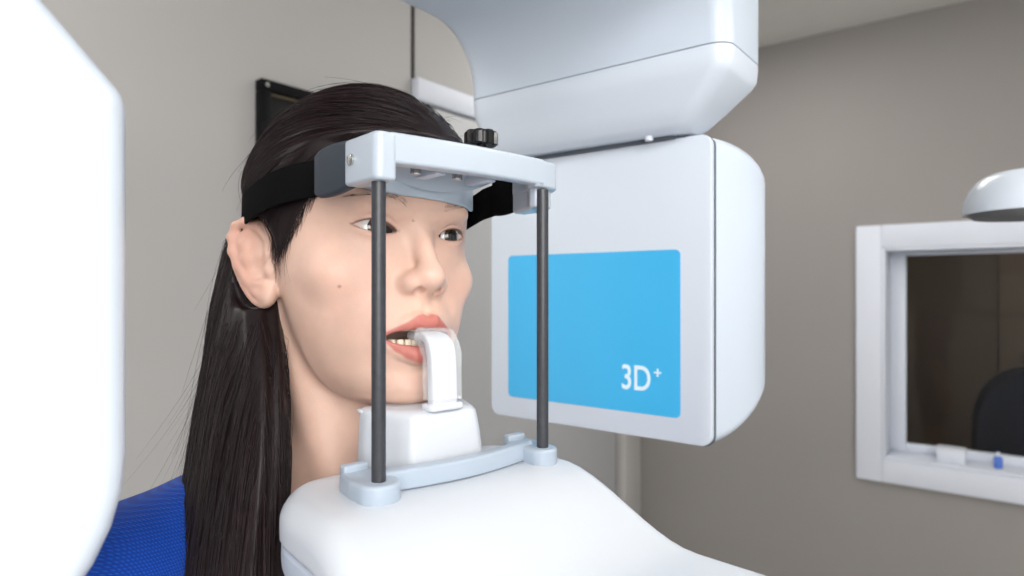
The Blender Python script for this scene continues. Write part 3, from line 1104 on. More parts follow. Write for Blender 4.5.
# ears
EW = np.array([0.60, -0.80, 0.0]); EH = np.array([0.06, -0.20, 0.977]); EN = np.array([0.80, 0.60, 0.07])


def ear_pt(w, h, n, s):
    p = np.array([67.0, -2.0, -1.0]) + EW * w + EH * h + EN * n
    return (s * p[0], p[1], p[2])


HELIX = [(7, 1, 1.5), (4, 9, 2.6), (4, 20, 3.0), (9, 29.5, 3.2), (18, 33.5, 3.0), (26.5, 30.5, 2.4), (31.5, 22, 2.0), (32.5, 11, 1.6), (29, 0, 1.4), (23, -11, 1.2), (15.5, -20, 1.0), (8.5, -25, 0.8)]
HR = [2.0, 2.4, 2.7, 2.9, 3.0, 3.0, 2.9, 2.8, 2.7, 2.7, 3.2, 3.8]
ANTI = [(17, 24, 0.5), (22, 16, 1.2), (21.5, 5, 1.8), (17, -6, 2.0), (13, -13, 2.8), (8.5, -14.5, 3.0)]
for s in (-1, 1):
    def plate(x, y, z, s=s):
        dx, dy, dz = s * x - 67, y + 2, z + 1
        w = dx * EW[0] + dy * EW[1] + dz * EW[2]; h = dx * EH[0] + dy * EH[1] + dz * EH[2]; n = dx * EN[0] + dy * EN[1] + dz * EN[2]
        px, py = (w - 15.5 - 0.20 * np.minimum(h - 8, 0) * 1.0) / (18.5 + 0.16 * np.minimum(h - 5, 0)), (h - 4.5) / 33.0
        e2 = (np.sqrt(px * px + py * py) - 1) * 15.0
        return smax(e2, np.abs(n + 1.2) - 3.2, 2.0)
    lo_, hi_ = ((55, -45, -45), (102, 30, 48)) if s > 0 else ((-102, -45, -45), (-55, 30, 48))
    apply(plate, lo_, hi_, 4.5)
    K(ear_pt(13, 28, -0.8, s), ear_pt(26.5, 21, -0.8, s), 3.2, 3.2, 3)
    K(ear_pt(26.5, 21, -0.8, s), ear_pt(28, 8, -0.8, s), 3.2, 3.0, 3)
    E(ear_pt(8.5, -21, 0, s), (5.5, 6.0, 8.5), 6)
    for i in range(len(HELIX) - 1):
        K(ear_pt(*HELIX[i], s), ear_pt(*HELIX[i + 1], s), HR[i], HR[i + 1], 3.0)
    for i in range(len(ANTI) - 1):
        K(ear_pt(*ANTI[i], s), ear_pt(*ANTI[i + 1], s), 1.9, 1.9, 5.0)
    E(ear_pt(12, -3, 6.5, s), (7.5, 7.5, 8.5), 4.5, 's')
    E(ear_pt(10, 14, 8.5, s), (6.5, 6.5, 9.0), 5.0, 's')
    E(ear_pt(2.5, -4.5, 3.0, s), (4.2, 4.6, 6.0), 3)


def surface_nets(D, gx, gy, gz):
    S = D < 0
    nx, ny, nz = D.shape
    cnt = np.zeros((nx - 1, ny - 1, nz - 1), np.uint8)
    for i in (0, 1):
        for j in (0, 1):
            for k in (0, 1):
                cnt += S[i:nx - 1 + i, j:ny - 1 + j, k:nz - 1 + k]
    act = (cnt > 0) & (cnt < 8)
    ci, cj, ck = np.nonzero(act)
    idx = np.full(act.shape, -1, np.int64)
    idx[ci, cj, ck] = np.arange(len(ci))
    acc = np.zeros((len(ci), 3)); num = np.zeros(len(ci))
    for axis_ in range(3):
        o1 = [a for a in range(3) if a != axis_]
        for p in (0, 1):
            for q in (0, 1):
                off = [0, 0, 0]; off[o1[0]] = p; off[o1[1]] = q
                A = (ci + off[0], cj + off[1], ck + off[2])
                off2 = list(off); off2[axis_] = 1
                B = (ci + off2[0], cj + off2[1], ck + off2[2])
                da, db = D[A].astype(float), D[B].astype(float)
                x = (da < 0) != (db < 0)
                t = np.where(x, da / np.where(x, da - db, 1), 0)
                pos = np.zeros((len(ci), 3))
                pos[:, o1[0]] = p; pos[:, o1[1]] = q; pos[:, axis_] = t
                acc[x] += pos[x]; num[x] += 1
    acc /= num[:, None]
    V = np.stack([np.interp(ci + acc[:, 0], np.arange(nx), gx), np.interp(cj + acc[:, 1], np.arange(ny), gy), np.interp(ck + acc[:, 2], np.arange(nz), gz)], 1)
    F = []
    for axis_ in range(3):
        sl0 = [slice(1, -1)] * 3; sl1 = [slice(1, -1)] * 3
        sl0[axis_] = slice(0, -1); sl1[axis_] = slice(1, None)
        a = S[tuple(sl0)]; b = S[tuple(sl1)]
        e = np.nonzero(a != b)
        fl = a[e]
        base = [e[0] + 1, e[1] + 1, e[2] + 1]
        base[axis_] = e[axis_]
        o1, o2 = [(1, 2), (2, 0), (0, 1)][axis_]
        def cell(d1, d2):
            c = [base[0].copy(), base[1].copy(), base[2].copy()]
            c[o1] = c[o1] - d1; c[o2] = c[o2] - d2
            return idx[c[0], c[1], c[2]]
        q = np.stack([cell(1, 1), cell(0, 1), cell(0, 0), cell(1, 0)], 1)
        q[~fl] = q[~fl][:, ::-1]
        F.append(q)
    return V, np.concatenate(F)


def mesh_np(name, V, F):
    me = bpy.data.meshes.new(name)
    me.vertices.add(len(V)); me.vertices.foreach_set('co', np.asarray(V, np.float32).ravel())
    k = F.shape[1]
    me.loops.add(F.size); me.loops.foreach_set('vertex_index', F.astype(np.int32).ravel())
    me.polygons.add(len(F)); me.polygons.foreach_set('loop_start', np.arange(0, F.size, k, dtype=np.int32))
    me.update(calc_edges=True)
    me.validate()
    return me


V, F = surface_nets(D, GX, GY, GZ)
BODYV = V
HZ = HEAD.z * 1000.0
person_me = mesh_np('person', (V + np.array([0, 0, HZ])) / 1000.0, F)

# skin tone per vertex: lips, gums, nostrils, ear and cheek colour belong to the skin itself
qx, qy, qz = to_head(V[:, 0], V[:, 1], V[:, 2])
base = np.array([0.67, 0.45, 0.36])
tone = np.tile(base, (len(V), 1))
def blend(mask, col):
    global tone
    tone = tone * (1 - mask[:, None]) + np.array(col) * mask[:, None]
aqx = np.abs(qx)
cheek = np.exp(-((aqx - 42) / 20) ** 2 - ((qz + 20) / 20) ** 2) * (qy > 30)
blend(0.35 * cheek, (0.68, 0.39, 0.315))
nose = np.exp(-((aqx) / 13) ** 2 - ((qz + 15) / 10) ** 2 - ((qy - 100) / 14) ** 2)
blend(0.3 * nose, (0.67, 0.375, 0.305))
ear = sstep(71, 82, aqx) * (qy < 12)
blend(0.55 * ear, (0.66, 0.34, 0.26))
eyer = np.exp(-((aqx - 31) / 17) ** 2 - ((qz - 21) / 7.5) ** 2) * (qy > 60)
blend(0.35 * eyer, (0.55, 0.30, 0.22))
near = (qy > 62) & (qz < -30) & (qz > -80) & (aqx < 31)
zu_ = np.interp(aqx, [0, 3.5, 8, 14, 21, 26, 29.5], [-38.6, -37.0, -38.2, -42.4, -46.5, -49.3, -51.5])
zl_ = np.interp(aqx, [0, 6, 13, 20, 25, 29.5], [-71.0, -70.4, -67.6, -62.6, -57.4, -52.0])
lip = sstep(-0.9, 1.2, np.minimum(zu_ - qz, qz - zl_)) * near
blend(lip, (0.50, 0.170, 0.140))
mouth = near & (ell(qx, qy, qz, (0, 70, -53), (24.5, 18, 12.5)) < 1) & (qy < 83)
blend(np.where(mouth, 1.0, 0.0), (0.20, 0.045, 0.04))
eh = eye_hole(qx, qy, qz)
up_, lo_c = lid_curves(aqx)
front = (qy > 64) & (aqx > 14) & (aqx < 48)
rim = np.exp(-((eh - 0.1) / 0.75) ** 2) * front
blend(np.where(qz > (up_ + lo_c) / 2, 0.8, 0.35) * rim, (0.10, 0.05, 0.045))
inner = front & (eh < -0.7)
blend(np.where(inner, 1.0, 0.0), (0.68, 0.50, 0.45))
for c, r in (((52.5, 70, -20), 1.1), ((8.5, 97, 26), 0.9)):
    blend(0.6 * (1 - sstep(r * 0.6, r * 1.2, np.sqrt((qx - c[0]) ** 2 + (qz - c[2]) ** 2))) * (qy > 40), (0.22, 0.11, 0.08))
ca = person_me.color_attributes.new('tone', 'FLOAT_COLOR', 'POINT')
ca.data.foreach_set('color', np.concatenate([tone, np.ones((len(V), 1))], 1).astype(np.float32).ravel())
person = link('person', person_me, M['skin'], None, (HEAD.x, HEAD.y, 0))
person.rotation_euler = (0, 0, ROTZ)
tag(person, 'woman with long dark hair and blue top biting the white bite piece', 'person')


def P2O(p):
    """head coords in mm -> person local metres"""
    q = h2o(p)
    return Vector((q[0] / 1000, q[1] / 1000, (q[2] + HZ) / 1000))


QROT = Matrix([list(r) for r in AQ]).to_euler()

# eyes
for s in (-1, 1):
    bm = bmesh.new()
    bmesh.ops.create_uvsphere(bm, u_segments=48, v_segments=32, radius=ER / 1000)
    bmesh.ops.rotate(bm, verts=bm.verts, cent=(0, 0, 0), matrix=Matrix.Rotation(math.pi / 2, 3, 'X'))
    for v in bm.verts:                                   # cornea
        d = v.co.normalized()
        c = d.y
        if c > 0.87:
            v.co *= 1 + 0.05 * min(1, (c - 0.87) / 0.08)
    o = from_bm('eye', bm, M['eye'], person, P2O((s * EC[0], EC[1], EC[2])), angle=180)
    o.rotation_euler = (QROT.x + math.radians(-1.0), QROT.y, QROT.z)

# lashes, brows
def strands_mesh(paths, r0, r1):
    """paths (N, M, 3) in metres -> three sided tapering tubes"""
    paths = np.asarray(paths, float)
    N, Mn, _ = paths.shape
    T = np.gradient(paths, axis=1)
    T /= np.linalg.norm(T, axis=2, keepdims=True) + 1e-12
    ref = np.array([0.31, 0.52, 0.79])
    S = np.cross(T, ref); S /= np.linalg.norm(S, axis=2, keepdims=True) + 1e-12
    U = np.cross(S, T)
    rad = (r0 + (r1 - r0) * np.linspace(0, 1, Mn))[None, :, None, None] if np.isscalar(r0) else (r0[:, None] + (r1 - r0[:, None]) * np.linspace(0, 1, Mn)[None, :] ** 2)[:, :, None, None]
    an = np.array([0, 2 * np.pi / 3, 4 * np.pi / 3])
    ringv = paths[:, :, None, :] + rad * (S[:, :, None, :] * np.cos(an)[None, None, :, None] + U[:, :, None, :] * np.sin(an)[None, None, :, None])
    Vv = ringv.reshape(-1, 3)
    b = (np.arange(N)[:, None] * Mn + np.arange(Mn - 1)[None, :])[:, :, None] * 3
    k = np.arange(3)[None, None, :]
    k2 = (k + 1) % 3
    Fq = np.stack([b + k, b + k2, b + 3 + k2, b + 3 + k], -1).reshape(-1, 4)
    return Vv, Fq


for s in (-1, 1):
    ps = []
    for i in range(38):
        f = i / 37
        ax = 25 + 20 * f
        up, lo = lid_curves(np.array(ax))
        e = ER + 1.6
        yy = EC[1] + math.sqrt(max(4, e * e - (ax - EC[0]) ** 2 - (float(up) - EC[2]) ** 2))
        L = 1.8 + 1.8 * f + random.uniform(-.4, .4)
        spread = (f - 0.4) * 0.7 + random.uniform(-.12, .12)
        pts = []
        for k in range(5):
            t = k / 4
            pts.append(P2O((s * (ax + spread * L * t), yy + L * 0.75 * t, float(up) + 0.2 - 0.9 * t + L * 0.55 * t * t)))
        ps.append(pts)
    Vl, Fl = strands_mesh(ps, 0.00008, 0.00003)
    link('eyelashes', mesh_np('eyelashes', Vl, Fl), M['lash'], person)

for s in (-1, 1):
    ps = []
    for i in range(110):
        f = random.random()
        ax = 15 + 33 * f
        zz = 41.0 + 5.0 * math.sin(min(1, f * 1.25) * math.pi * 0.62) - 3.0 * max(0, f - .6) + random.uniform(-2.2, 2.2) * (1 - 0.65 * f)
        L = random.uniform(4, 7)
        pts = []
        for t in (0, .33, .66, 1):
            xx = ax + L * t * (0.55 + 0.45 * f); z_ = zz + L * t * (0.5 - 0.75 * f)
            ys = np.arange(60, 100, 0.1)
            ii = region((s * xx, 60, z_), (s * xx, 100, z_), True)
            o_ = h2o((s * xx, 0, z_))
            ix = int(np.argmin(np.abs(GX - o_[0]))); iz = int(np.argmin(np.abs(GZ - o_[2])))
            col_ = D[ix, :, iz]
            iy = np.nonzero(col_ < 0)[0][-1]
            yo = GY[iy] + 0.5
            pts.append(Vector((o_[0] / 1000, (yo + 0.5 * math.sin(math.pi * t)) / 1000, (o_[2] + HZ) / 1000)))
        ps.append(pts)
    Vl, Fl = strands_mesh([[tuple(p) for p in q] for q in ps], 0.00006, 0.00002)
    link('eyebrow', mesh_np('eyebrow', Vl, Fl), M['lash'], person)

# teeth: two arcs of small rounded crowns
def teeth_row(name, z0, z1, R0, yc):
    bm = bmesh.new()
    ws = [4.4, 4.6, 5.2, 5.6, 6.0] if name == 'lower_teeth' else [6.6, 5.6, 6.0, 5.8, 5.8]
    for s in (-1, 1):
        ang = 0.0
        for w in ws:
            a = s * (ang + w / 2 / R0)
            ang += (w + 0.15) / R0
            rings = []
            for z, sc_ in ((z0, 0.80), (z0 + (z1 - z0) * 0.3, 0.94), (z0 + (z1 - z0) * 0.8, 1.0), (z1, 0.90)):
                rg = []
                for px, py in rrect(-w / 2 * sc_, w / 2 * sc_, -2.6 * sc_, 1.8 * sc_, 1.5 * sc_, 3):
                    rr = R0 + py
                    rg.append(P2O((rr * math.sin(a) + px * math.cos(a), yc + rr * math.cos(a) - px * math.sin(a), z)))
                rings.append(rg)
            loft(bm, rings)
    return from_bm(name, bm, M['teeth'], person, angle=60)


teeth_row('upper_teeth', -41.0, -49.0, 23, 62.5)
teeth_row('lower_teeth', -66.0, -54.6, 23, 61.5)

# gown: grows off the body, open at the neck, ends at the knee
def gown_fn(x, y, z):
    d = body_fn(x, y, z, True) - 8.5
    fold = 1.8 * np.sin(x * 0.055 + 2 * np.sin(z * 0.012)) * sstep(-260, -420, z) + 1.1 * np.sin(z * 0.05 + y * 0.04 + x * 0.02)
    d = d - fold * 0.8
    neck = np.sqrt((x / 1.06) ** 2 + (y + 34) ** 2) - (74 + (z + 165) * 0.15)
    d = smax(d, -np.maximum(neck, -235 - z), 5)
    d = smax(d, z + 148, 6)
    return smax(d, -1010 - z, 3)


gx = np.linspace(-275, 275, 111); gy = np.linspace(-180, 90, 64); gz = axis([(-1020, -330, 10), (-330, -130, 4)])
Dg = gown_fn(gx[:, None, None], gy[None, :, None], gz[None, None, :])
Vg, Fg = surface_nets(Dg, gx, gy, gz)
gown = link('gown', mesh_np('gown', (Vg + np.array([0, 0, HZ])) / 1000, Fg), M['gown'], person)
gown['label'] = 'blue top with a fine dotted weave'

# ---------------------------------------------------------------- hair
def hairline_y(z):
    return np.interp(z, [-40, -22, -8, 0, 8, 15, 30, 45, 60, 70, 78, 86, 130, 150], [-26, -20, -16, 8, 21, 27, 40, 55, 70, 82, 94, 140, 300, 400])


LOCK = [((60, -52, 25), 22, 34), ((70, -45, -25), 23, 35), ((77, -28, -75), 24, 49), ((85, -13, -130), 26, 59), ((94, -3, -200), 27, 64), ((101, 8, -280), 25, 66), ((103, 14, -385), 22, 56)]
BACKL = [((-52, -58, 20), 22, 30), ((-64, -72, -60), 22, 34), ((-72, -88, -150), 22, 40), ((-80, -118, -250), 18, 42), ((-70, -152, -385), 14, 36)]
MIDL = [((0, -84, 30), 50, 20), ((0, -92, -40), 60, 24), ((0, -104, -130), 66, 24), ((0, -136, -230), 66, 16), ((0, -158, -385), 56, 12)]


def chain_tab(ch):
    return cr_table([(c[2], c[0], c[1], rx, ry) for c, rx, ry in ch])


CHAINS = [chain_tab(c) for c in (LOCK, BACKL, MIDL)]


def chain_d(x, y, z, T):
    """a falling lock: elliptic sections swept down a smooth centre line"""
    cx = np.interp(z, T[0], T[1]); cy = np.interp(z, T[0], T[2]); rx = np.interp(z, T[0], T[3]); ry = np.interp(z, T[0], T[4])
    px, py = (x - cx) / rx, (y - cy) / ry
    an = np.arctan2(py, px)
    k0 = np.sqrt(px * px + py * py) + 1e-6
    k0 = k0 / (1 + 0.035 * np.sin(7 * an + z * 0.008) + 0.025 * np.sin(13 * an + 1.3 - z * 0.011))      # soft clumps
    k1 = np.sqrt((px / rx) ** 2 + (py / ry) ** 2) + 1e-6
    d = np.maximum(k0 * (k0 - 1) / k1, -np.minimum(rx, ry))
    return smax(d, np.maximum(z - T[0][-1], T[0][0] - z), 4)


def hair_fn(x, y, z):
    """hair mass in head coords"""
    hy = hairline_y(z)
    over = hy - y
    th = np.clip(over * 0.42, -7.0, 1.0 + 12.0 * sstep(0, 40, over))
    th = np.minimum(th, 12.0 + 4.0 * sstep(60, 125, z))
    th = th * (1 - 0.55 * np.exp(-((z - 44) / 17) ** 2) * sstep(0, 20, over))      # pressed in under the strap
    d = skull(x, y, z) - th
    d = smax(d, -22 - z - 10 * sstep(0, -60, y), 4)
    # keep the ear clear
    ax = np.abs(x)
    dx, dy, dz = ax - 67, y + 2, z + 1
    ew = dx * EW[0] + dy * EW[1] + dz * EW[2]; eh_ = dx * EH[0] + dy * EH[1] + dz * EH[2]; en = dx * EN[0] + dy * EN[1] + dz * EN[2]
    ear2 = (np.sqrt(((ew - 14) / 22.0) ** 2 + ((eh_ - 5) / 34.0) ** 2) - 1) * 20.0
    keep = np.maximum(ear2, -4.8 - en)
    for T in CHAINS:
        d = smin(d, chain_d(x, y, z, T), 7)
    d = smax(d, -keep, 3)
    return d


hx = axis([(-118, 145, 2.4)]); hy_ = axis([(-185, 112, 2.4)]); hz_ = axis([(-395, -120, 4.5), (-120, 150, 2.2)])
Dh = hair_fn(hx[:, None, None], hy_[None, :, None], hz_[None, None, :])
Vh, Fh = surface_nets(Dh, hx, hy_, hz_)


def grad(fn, p, e=0.6):
    g = np.stack([fn(p[:, 0] + e, p[:, 1], p[:, 2]) - fn(p[:, 0] - e, p[:, 1], p[:, 2]),
                  fn(p[:, 0], p[:, 1] + e, p[:, 2]) - fn(p[:, 0], p[:, 1] - e, p[:, 2]),
                  fn(p[:, 0], p[:, 1], p[:, 2] + e) - fn(p[:, 0], p[:, 1], p[:, 2] - e)], 1)
    return g / (np.linalg.norm(g, axis=1, keepdims=True) + 1e-9)


def flow(p):
    """combing direction of the hair at points p"""
    x, y, z = p.T
    v = np.zeros_like(p)
    cap = sstep(10, 60, z)
    sgn = np.where(x > -16, 1.0, -1.0)
    v[:, 0] = cap * sgn * (0.30 + 0.45 * sstep(80, 130, z)) * sstep(70, 0, np.abs(x)) + (1 - cap) * 0.06 * np.sign(x)
    v[:, 1] = cap * (-0.95) + (1 - cap) * np.where(z < -90, 0.10 * np.sign(x + 20), -0.05)
    v[:, 2] = -(0.35 + 0.5 * sstep(30, -70, y)) * cap - (1 - cap)
    return v


def comb(seeds, steps, step, lift, noise):
    N = len(seeds)
    p = seeds.copy()
    out = [p.copy()]
    wob = rng.normal(0, noise, (N, 3))
    prev = None
    for i in range(steps):
        n = grad(hair_fn, p)
        v = flow(p) + wob
        v = v - n * np.sum(v * n, 1, keepdims=True)
        v /= np.linalg.norm(v, axis=1, keepdims=True) + 1e-9
        if prev is not None:
            v = 0.5 * v + 0.5 * prev
            v /= np.linalg.norm(v, axis=1, keepdims=True) + 1e-9
        prev = v
        p = p + v * step[:, None]
        d = hair_fn(p[:, 0], p[:, 1], p[:, 2])
        n = grad(hair_fn, p)
        p = p - n * np.clip(d - lift, -6, 6)[:, None]
        out.append(p.copy())
    return np.stack(out, 1)


def head2local(a):
    sh = a.shape
    q = a.reshape(-1, 3) @ AQ.T
    q[:, 2] += HZ
    return (q / 1000).reshape(sh)


# seeds spread over the hair surface, weighted by area of quads
c = Vh[Fh].mean(1)
e1 = Vh[Fh[:, 2]] - Vh[Fh[:, 0]]; e2 = Vh[Fh[:, 3]] - Vh[Fh[:, 1]]
ar = np.linalg.norm(np.cross(e1, e2), axis=1) * 0.5
vis = np.where((c[:, 0] > -40) | (c[:, 2] > 60), 1.0, 0.35)       # denser where it can be seen
wgt = ar * vis; wgt /= wgt.sum()
NS = 15000
pick = rng.choice(len(c), NS, p=wgt)
seeds = c[pick] + rng.normal(0, 0.8, (NS, 3))
paths = comb(seeds, 15, rng.uniform(4.0, 7.5, NS), rng.uniform(-0.8, 1.6, NS), 0.035)
def off_face(P_):
    return ~np.any((P_[..., 2] > -40) & (P_[..., 1] > hairline_y(P_[..., 2]) + 3.5), axis=1)


paths = paths[off_face(paths)]
NS = len(paths)
V1, F1 = strands_mesh(head2local(paths), np.full(NS, 0.00026), 0.00008)
# flyaways
c_ok = np.nonzero((c[:, 0] > -20) & (ar > 0))[0]
NF = 420
pick = rng.choice(c_ok, NF)
fp = comb(c[pick], 14, rng.uniform(4, 8, NF), rng.uniform(1.0, 3.0, NF), 0.10)
fp = fp[off_face(fp)]
NF = len(fp)
ln = np.linspace(0, 1, 15)[None, :, None]
fp = fp + (ln ** 1.7) * (rng.normal(0, 1, (NF, 1, 3)) * np.array([5, 5, 3]) + np.array([3.0, -2.0, 0.0]))
V2, F2 = strands_mesh(head2local(fp), np.full(NF, 0.00013), 0.00005)
# wisps that drift off the back of the long lock, and small hairs at temple and forehead
wl = []
for i in range(240):
    z0 = random.uniform(0, -170)
    f = min(1, max(0, -z0 / 170))
    st = np.array([74 + 16 * f + random.uniform(-8, 12), -66 + 6 * f + random.uniform(-12, 16), z0])
    L = random.uniform(35, 150)
    dr_ = np.array([random.uniform(-.06, .20), random.uniform(-.42, .06), -1.0])
    bend = np.array([random.uniform(-.35, .30), random.uniform(-.15, .45), 0])
    cu = random.uniform(-3, 3)
    wl.append([st + dr_ * L * t + bend * L * t * t + np.array([0, cu * math.sin(math.pi * t * 1.6), 0]) for t in np.linspace(0, 1, 12)])
for i in range(420):
    f = random.random()
    if f < 0.18:      # loose short hair standing off the front of the crown
        st = np.array([random.uniform(-50, 45), random.uniform(48, 74), 0.0]); st[2] = 112 + random.uniform(-6, 8) - (st[1] - 50) * .6
        dr_ = np.array([random.uniform(-.9, .1), random.uniform(.1, .6), random.uniform(.0, .5)]); L = random.uniform(10, 26)
        bend = np.array([0, .1, -.4])
    elif f < 0.75:    # short hairs along the temple hairline, lying on the skin
        z0 = random.uniform(10, 46)
        st = np.array([0, float(hairline_y(z0)) + random.uniform(-4, 4.5), z0])
        dr_ = np.array([0, random.uniform(-.25, .30), random.uniform(-1, -.5)]); L = random.uniform(5, 14)
        bend = np.array([0, -.40, -.2])
    else:             # tuft in front of the ear
        z0 = random.uniform(14, 30)
        st = np.array([0, random.uniform(6, 24), z0])
        dr_ = np.array([0, random.uniform(-.40, .10), -1.0]); L = random.uniform(12, 34)
        bend = np.array([0, random.uniform(-.45, .15), 0])
    pts = [st + dr_ * L * t + bend * L * t * t for t in np.linspace(0, 1, 12)]
    if f >= 0.18:
        lift = random.uniform(0.3, 0.9) if f < 0.75 else random.uniform(0.5, 2.8)
        for p in pts:                                   # drop onto the skin
            xs = np.arange(55, 84, 0.1)
            dd = skull(xs, np.full_like(xs, p[1]), np.full_like(xs, p[2]))
            p[0] = xs[np.argmin(np.abs(dd))] + lift
    wl.append(pts)
V3, F3 = strands_mesh(head2local(np.array(wl)), np.full(len(wl), 0.00014), 0.00004)
Vb = head2local(Vh)
allV = np.concatenate([Vb, V1, V2, V3])
allF = np.concatenate([Fh, F1 + len(Vb), F2 + len(Vb) + len(V1), F3 + len(Vb) + len(V1) + len(V2)])
hme = mesh_np('hair', allV, allF)
shade = np.concatenate([np.full(len(Vb), 0.75), np.repeat(rng.uniform(0.55, 1.9, NS) ** 1.3, len(V1) // NS), np.full(len(V2), 1.3), np.full(len(V3), 1.2)])
ha = hme.attributes.new('strand', 'FLOAT', 'POINT')
ha.data.foreach_set('value', shade.astype(np.float32))
hair = link('hair', hme, M['hair'], person)
hair['label'] = 'long dark brown hair swept back behind the ear'

# ---------------------------------------------------------------- strap, clips, forehead plate
def solid_fn(x, y, z):
    return np.minimum(skull(x, y, z), hair_fn(x, y, np.maximum(z, 10)))


def surf_at(phi, z, off):
    """head coords of the outer head/hair surface in direction phi (0 = forward, +90deg = patient's right)"""
    cx, cy = 0.0, -5.0
    dx, dy = math.sin(phi), math.cos(phi)
    t = np.arange(40, 135, 0.25)
    d = solid_fn(cx + dx * t, cy + dy * t, np.full_like(t, z))
    inside = np.nonzero(d < 0)[0]
    tt = t[inside[-1]] if len(inside) else 60
    return np.array([cx + dx * (tt + off), cy + dy * (tt + off), z])


def band_mesh(name, phis, zc, hgt, off, th, m, parent, smoothn=7, tail=()):
    rows = []
    for ph in phis:
        z = zc(ph)
        rows.append([surf_at(ph, z + hgt * (u - 0.5), 0) for u in np.linspace(0, 1, 7)])
    A = np.array(rows)
    rad = np.hypot(A[..., 0], A[..., 1] + 5).max(1)           # stretched straight: the widest of each column
    k = np.ones(smoothn) / smoothn
    rad = np.convolve(np.pad(rad, smoothn // 2, mode='edge'), k, mode='valid')
    bm = bmesh.new()
    rings = []
    for i, ph in enumerate(phis):
        z = zc(ph)
        ring = []
        for pr, pz in rrect(-th / 2, th / 2, -hgt / 2, hgt / 2, th * 0.48, 3):
            r = rad[i] + off + th / 2 + pr
            q = np.array([math.sin(ph) * r, math.cos(ph) * r - 5, z + pz])
            v = P2O(q)
            ring.append((v.x, v.y, v.z - PT))
        rings.append(ring)
    for p, q in zip(tail, ((0.90, 0.44), (0.895, 0.445))):          # straight run to the clip
        rings.append([(p[0] + pr * q[0] / 1000, p[1] + pr * q[1] / 1000, p[2] + pz / 1000) for pr, pz in rrect(-th / 2, th / 2, -hgt / 2, hgt / 2, th * 0.48, 3)])
    loft(bm, rings)
    return from_bm(name, bm, m, parent, angle=50)


d2 = math.radians
bandz = lambda ph: 47.0 - 9 * math.sin(min(math.pi, abs(ph)) / 2) ** 2 + 10 * max(0, math.cos(ph)) ** 1.2
st_ = band_mesh('head_strap', [d2(a) for a in np.arange(44, 294, 3)], lambda ph: bandz(ph if ph < math.pi else 2 * math.pi - ph), 25, 0.3, 2.2, M['band'], sup, tail=((-0.0775, 0.060, ZT - 0.0215), (-0.0785, 0.080, ZT - 0.0185)))
st_['label'] = 'black elastic head strap'

# forehead plate: curved pad following the forehead
bm = bmesh.new()
rings = []
phs = np.radians(np.arange(-33, 34, 3))
rr = []
for ph in phs:
    A = np.array([surf_at(ph, z, 0) for z in (40, 48, 56, 64)])
    rr.append(np.hypot(A[:, 0], A[:, 1] + 5).max())
rr = np.convolve(np.pad(rr, 3, mode='edge'), np.ones(7) / 7, mode='valid')
for i, ph in enumerate(phs):
    ring = []
    f = ph / math.radians(33)
    z0 = 41.0 + (9.0 * f ** 3 if f > 0 else 1.0 * abs(f) ** 3)
    for pr, pz in rrect(0.8, 4.0, z0, 71.5, 1.4, 3):
        r = rr[i] + pr
        v = P2O((math.sin(ph) * r, math.cos(ph) * r - 5, pz))
        ring.append((v.x, v.y, v.z - PT))
    rings.append(ring)
loft(bm, rings)
from_bm('forehead_plate', bm, M['pad_plastic'], sup, angle=50)
# clips between the bar's side arms and the strap
for s in (1, -1):
    bm = bmesh.new()
    rings = []
    a0 = Vector((0.0635, 0.111, 0)) if s > 0 else Vector((-0.079, 0.102, 0))
    a1 = Vector((0.0695, 0.077, 0)) if s > 0 else Vector((-0.0775, 0.074, 0))
    zc0 = ZT - 0.0145; zc1 = ZT - 0.0175
    for k in range(9):
        f = k / 8
        p = a0.lerp(a1, f)
        zc = zc0 + (zc1 - zc0) * f
        hgt = 0.0145 + 0.0015 * math.sin(math.pi * f)
        if k == 8:
            hgt *= 0.9
        thk = 0.0034 if f < 0.8 else 0.0034 - 0.0012 * (f - .8) / .2
        rings.append([(p.x + q[0], p.y, zc + q[1]) for q in rrect(-thk, thk, -hgt, hgt, 0.003, 4)])
    loft(bm, rings)
    from_bm('strap_clip', bm, M['clip'] if s > 0 else M['band'], sup)

# ================================================================== CHIN BLOCK, BITE PIECE
blk = mroot('chin_block', PT, 'white tapered chin block on the platform under the chin', 'chin rest')
bm = bmesh.new()
rings = []
HB = 0.0415
def block_outline(e, top):
    pts = [(0.0435 - e * 0.4, 0.078), (0.0435 - e * 0.4, 0.088), (0.029 - e, 0.124 - e * 1.2), (-0.029 + e, 0.124 - e * 1.2), (-0.041 + e, 0.088), (-0.041 + e, 0.078)]
    return round_poly(pts, [0.003, 0.012, 0.007, 0.009, 0.012, 0.003], 7)
for z, e in ((0.0, 0.0), (0.010, 0.0007), (0.024, 0.0018), (0.034, 0.003), (0.0375, 0.0037), (0.0398, 0.0052), (0.0411, 0.0078), (HB, 0.0115)):
    rings.append([(p[0], p[1], z) for p in block_outline(e, z)])
loft(bm, rings)
from_bm('block', bm, M['block'], blk, angle=70)
bm = bmesh.new()
prism(bm, round_poly([(0.0434, 0.0772), (0.0434, 0.083), (-0.040, 0.083), (-0.040, 0.0765)], 0.002, 4), lambda p, d: (p[0], p[1], d), HB - 0.0032, HB - 0.0006, 0.0012, 2)
from_bm('chin_lip', bm, M['block'], blk)

bite = mroot('bite_piece', PT + HB, 'white hooked bite piece in a clear sleeve held between the teeth', 'bite piece')
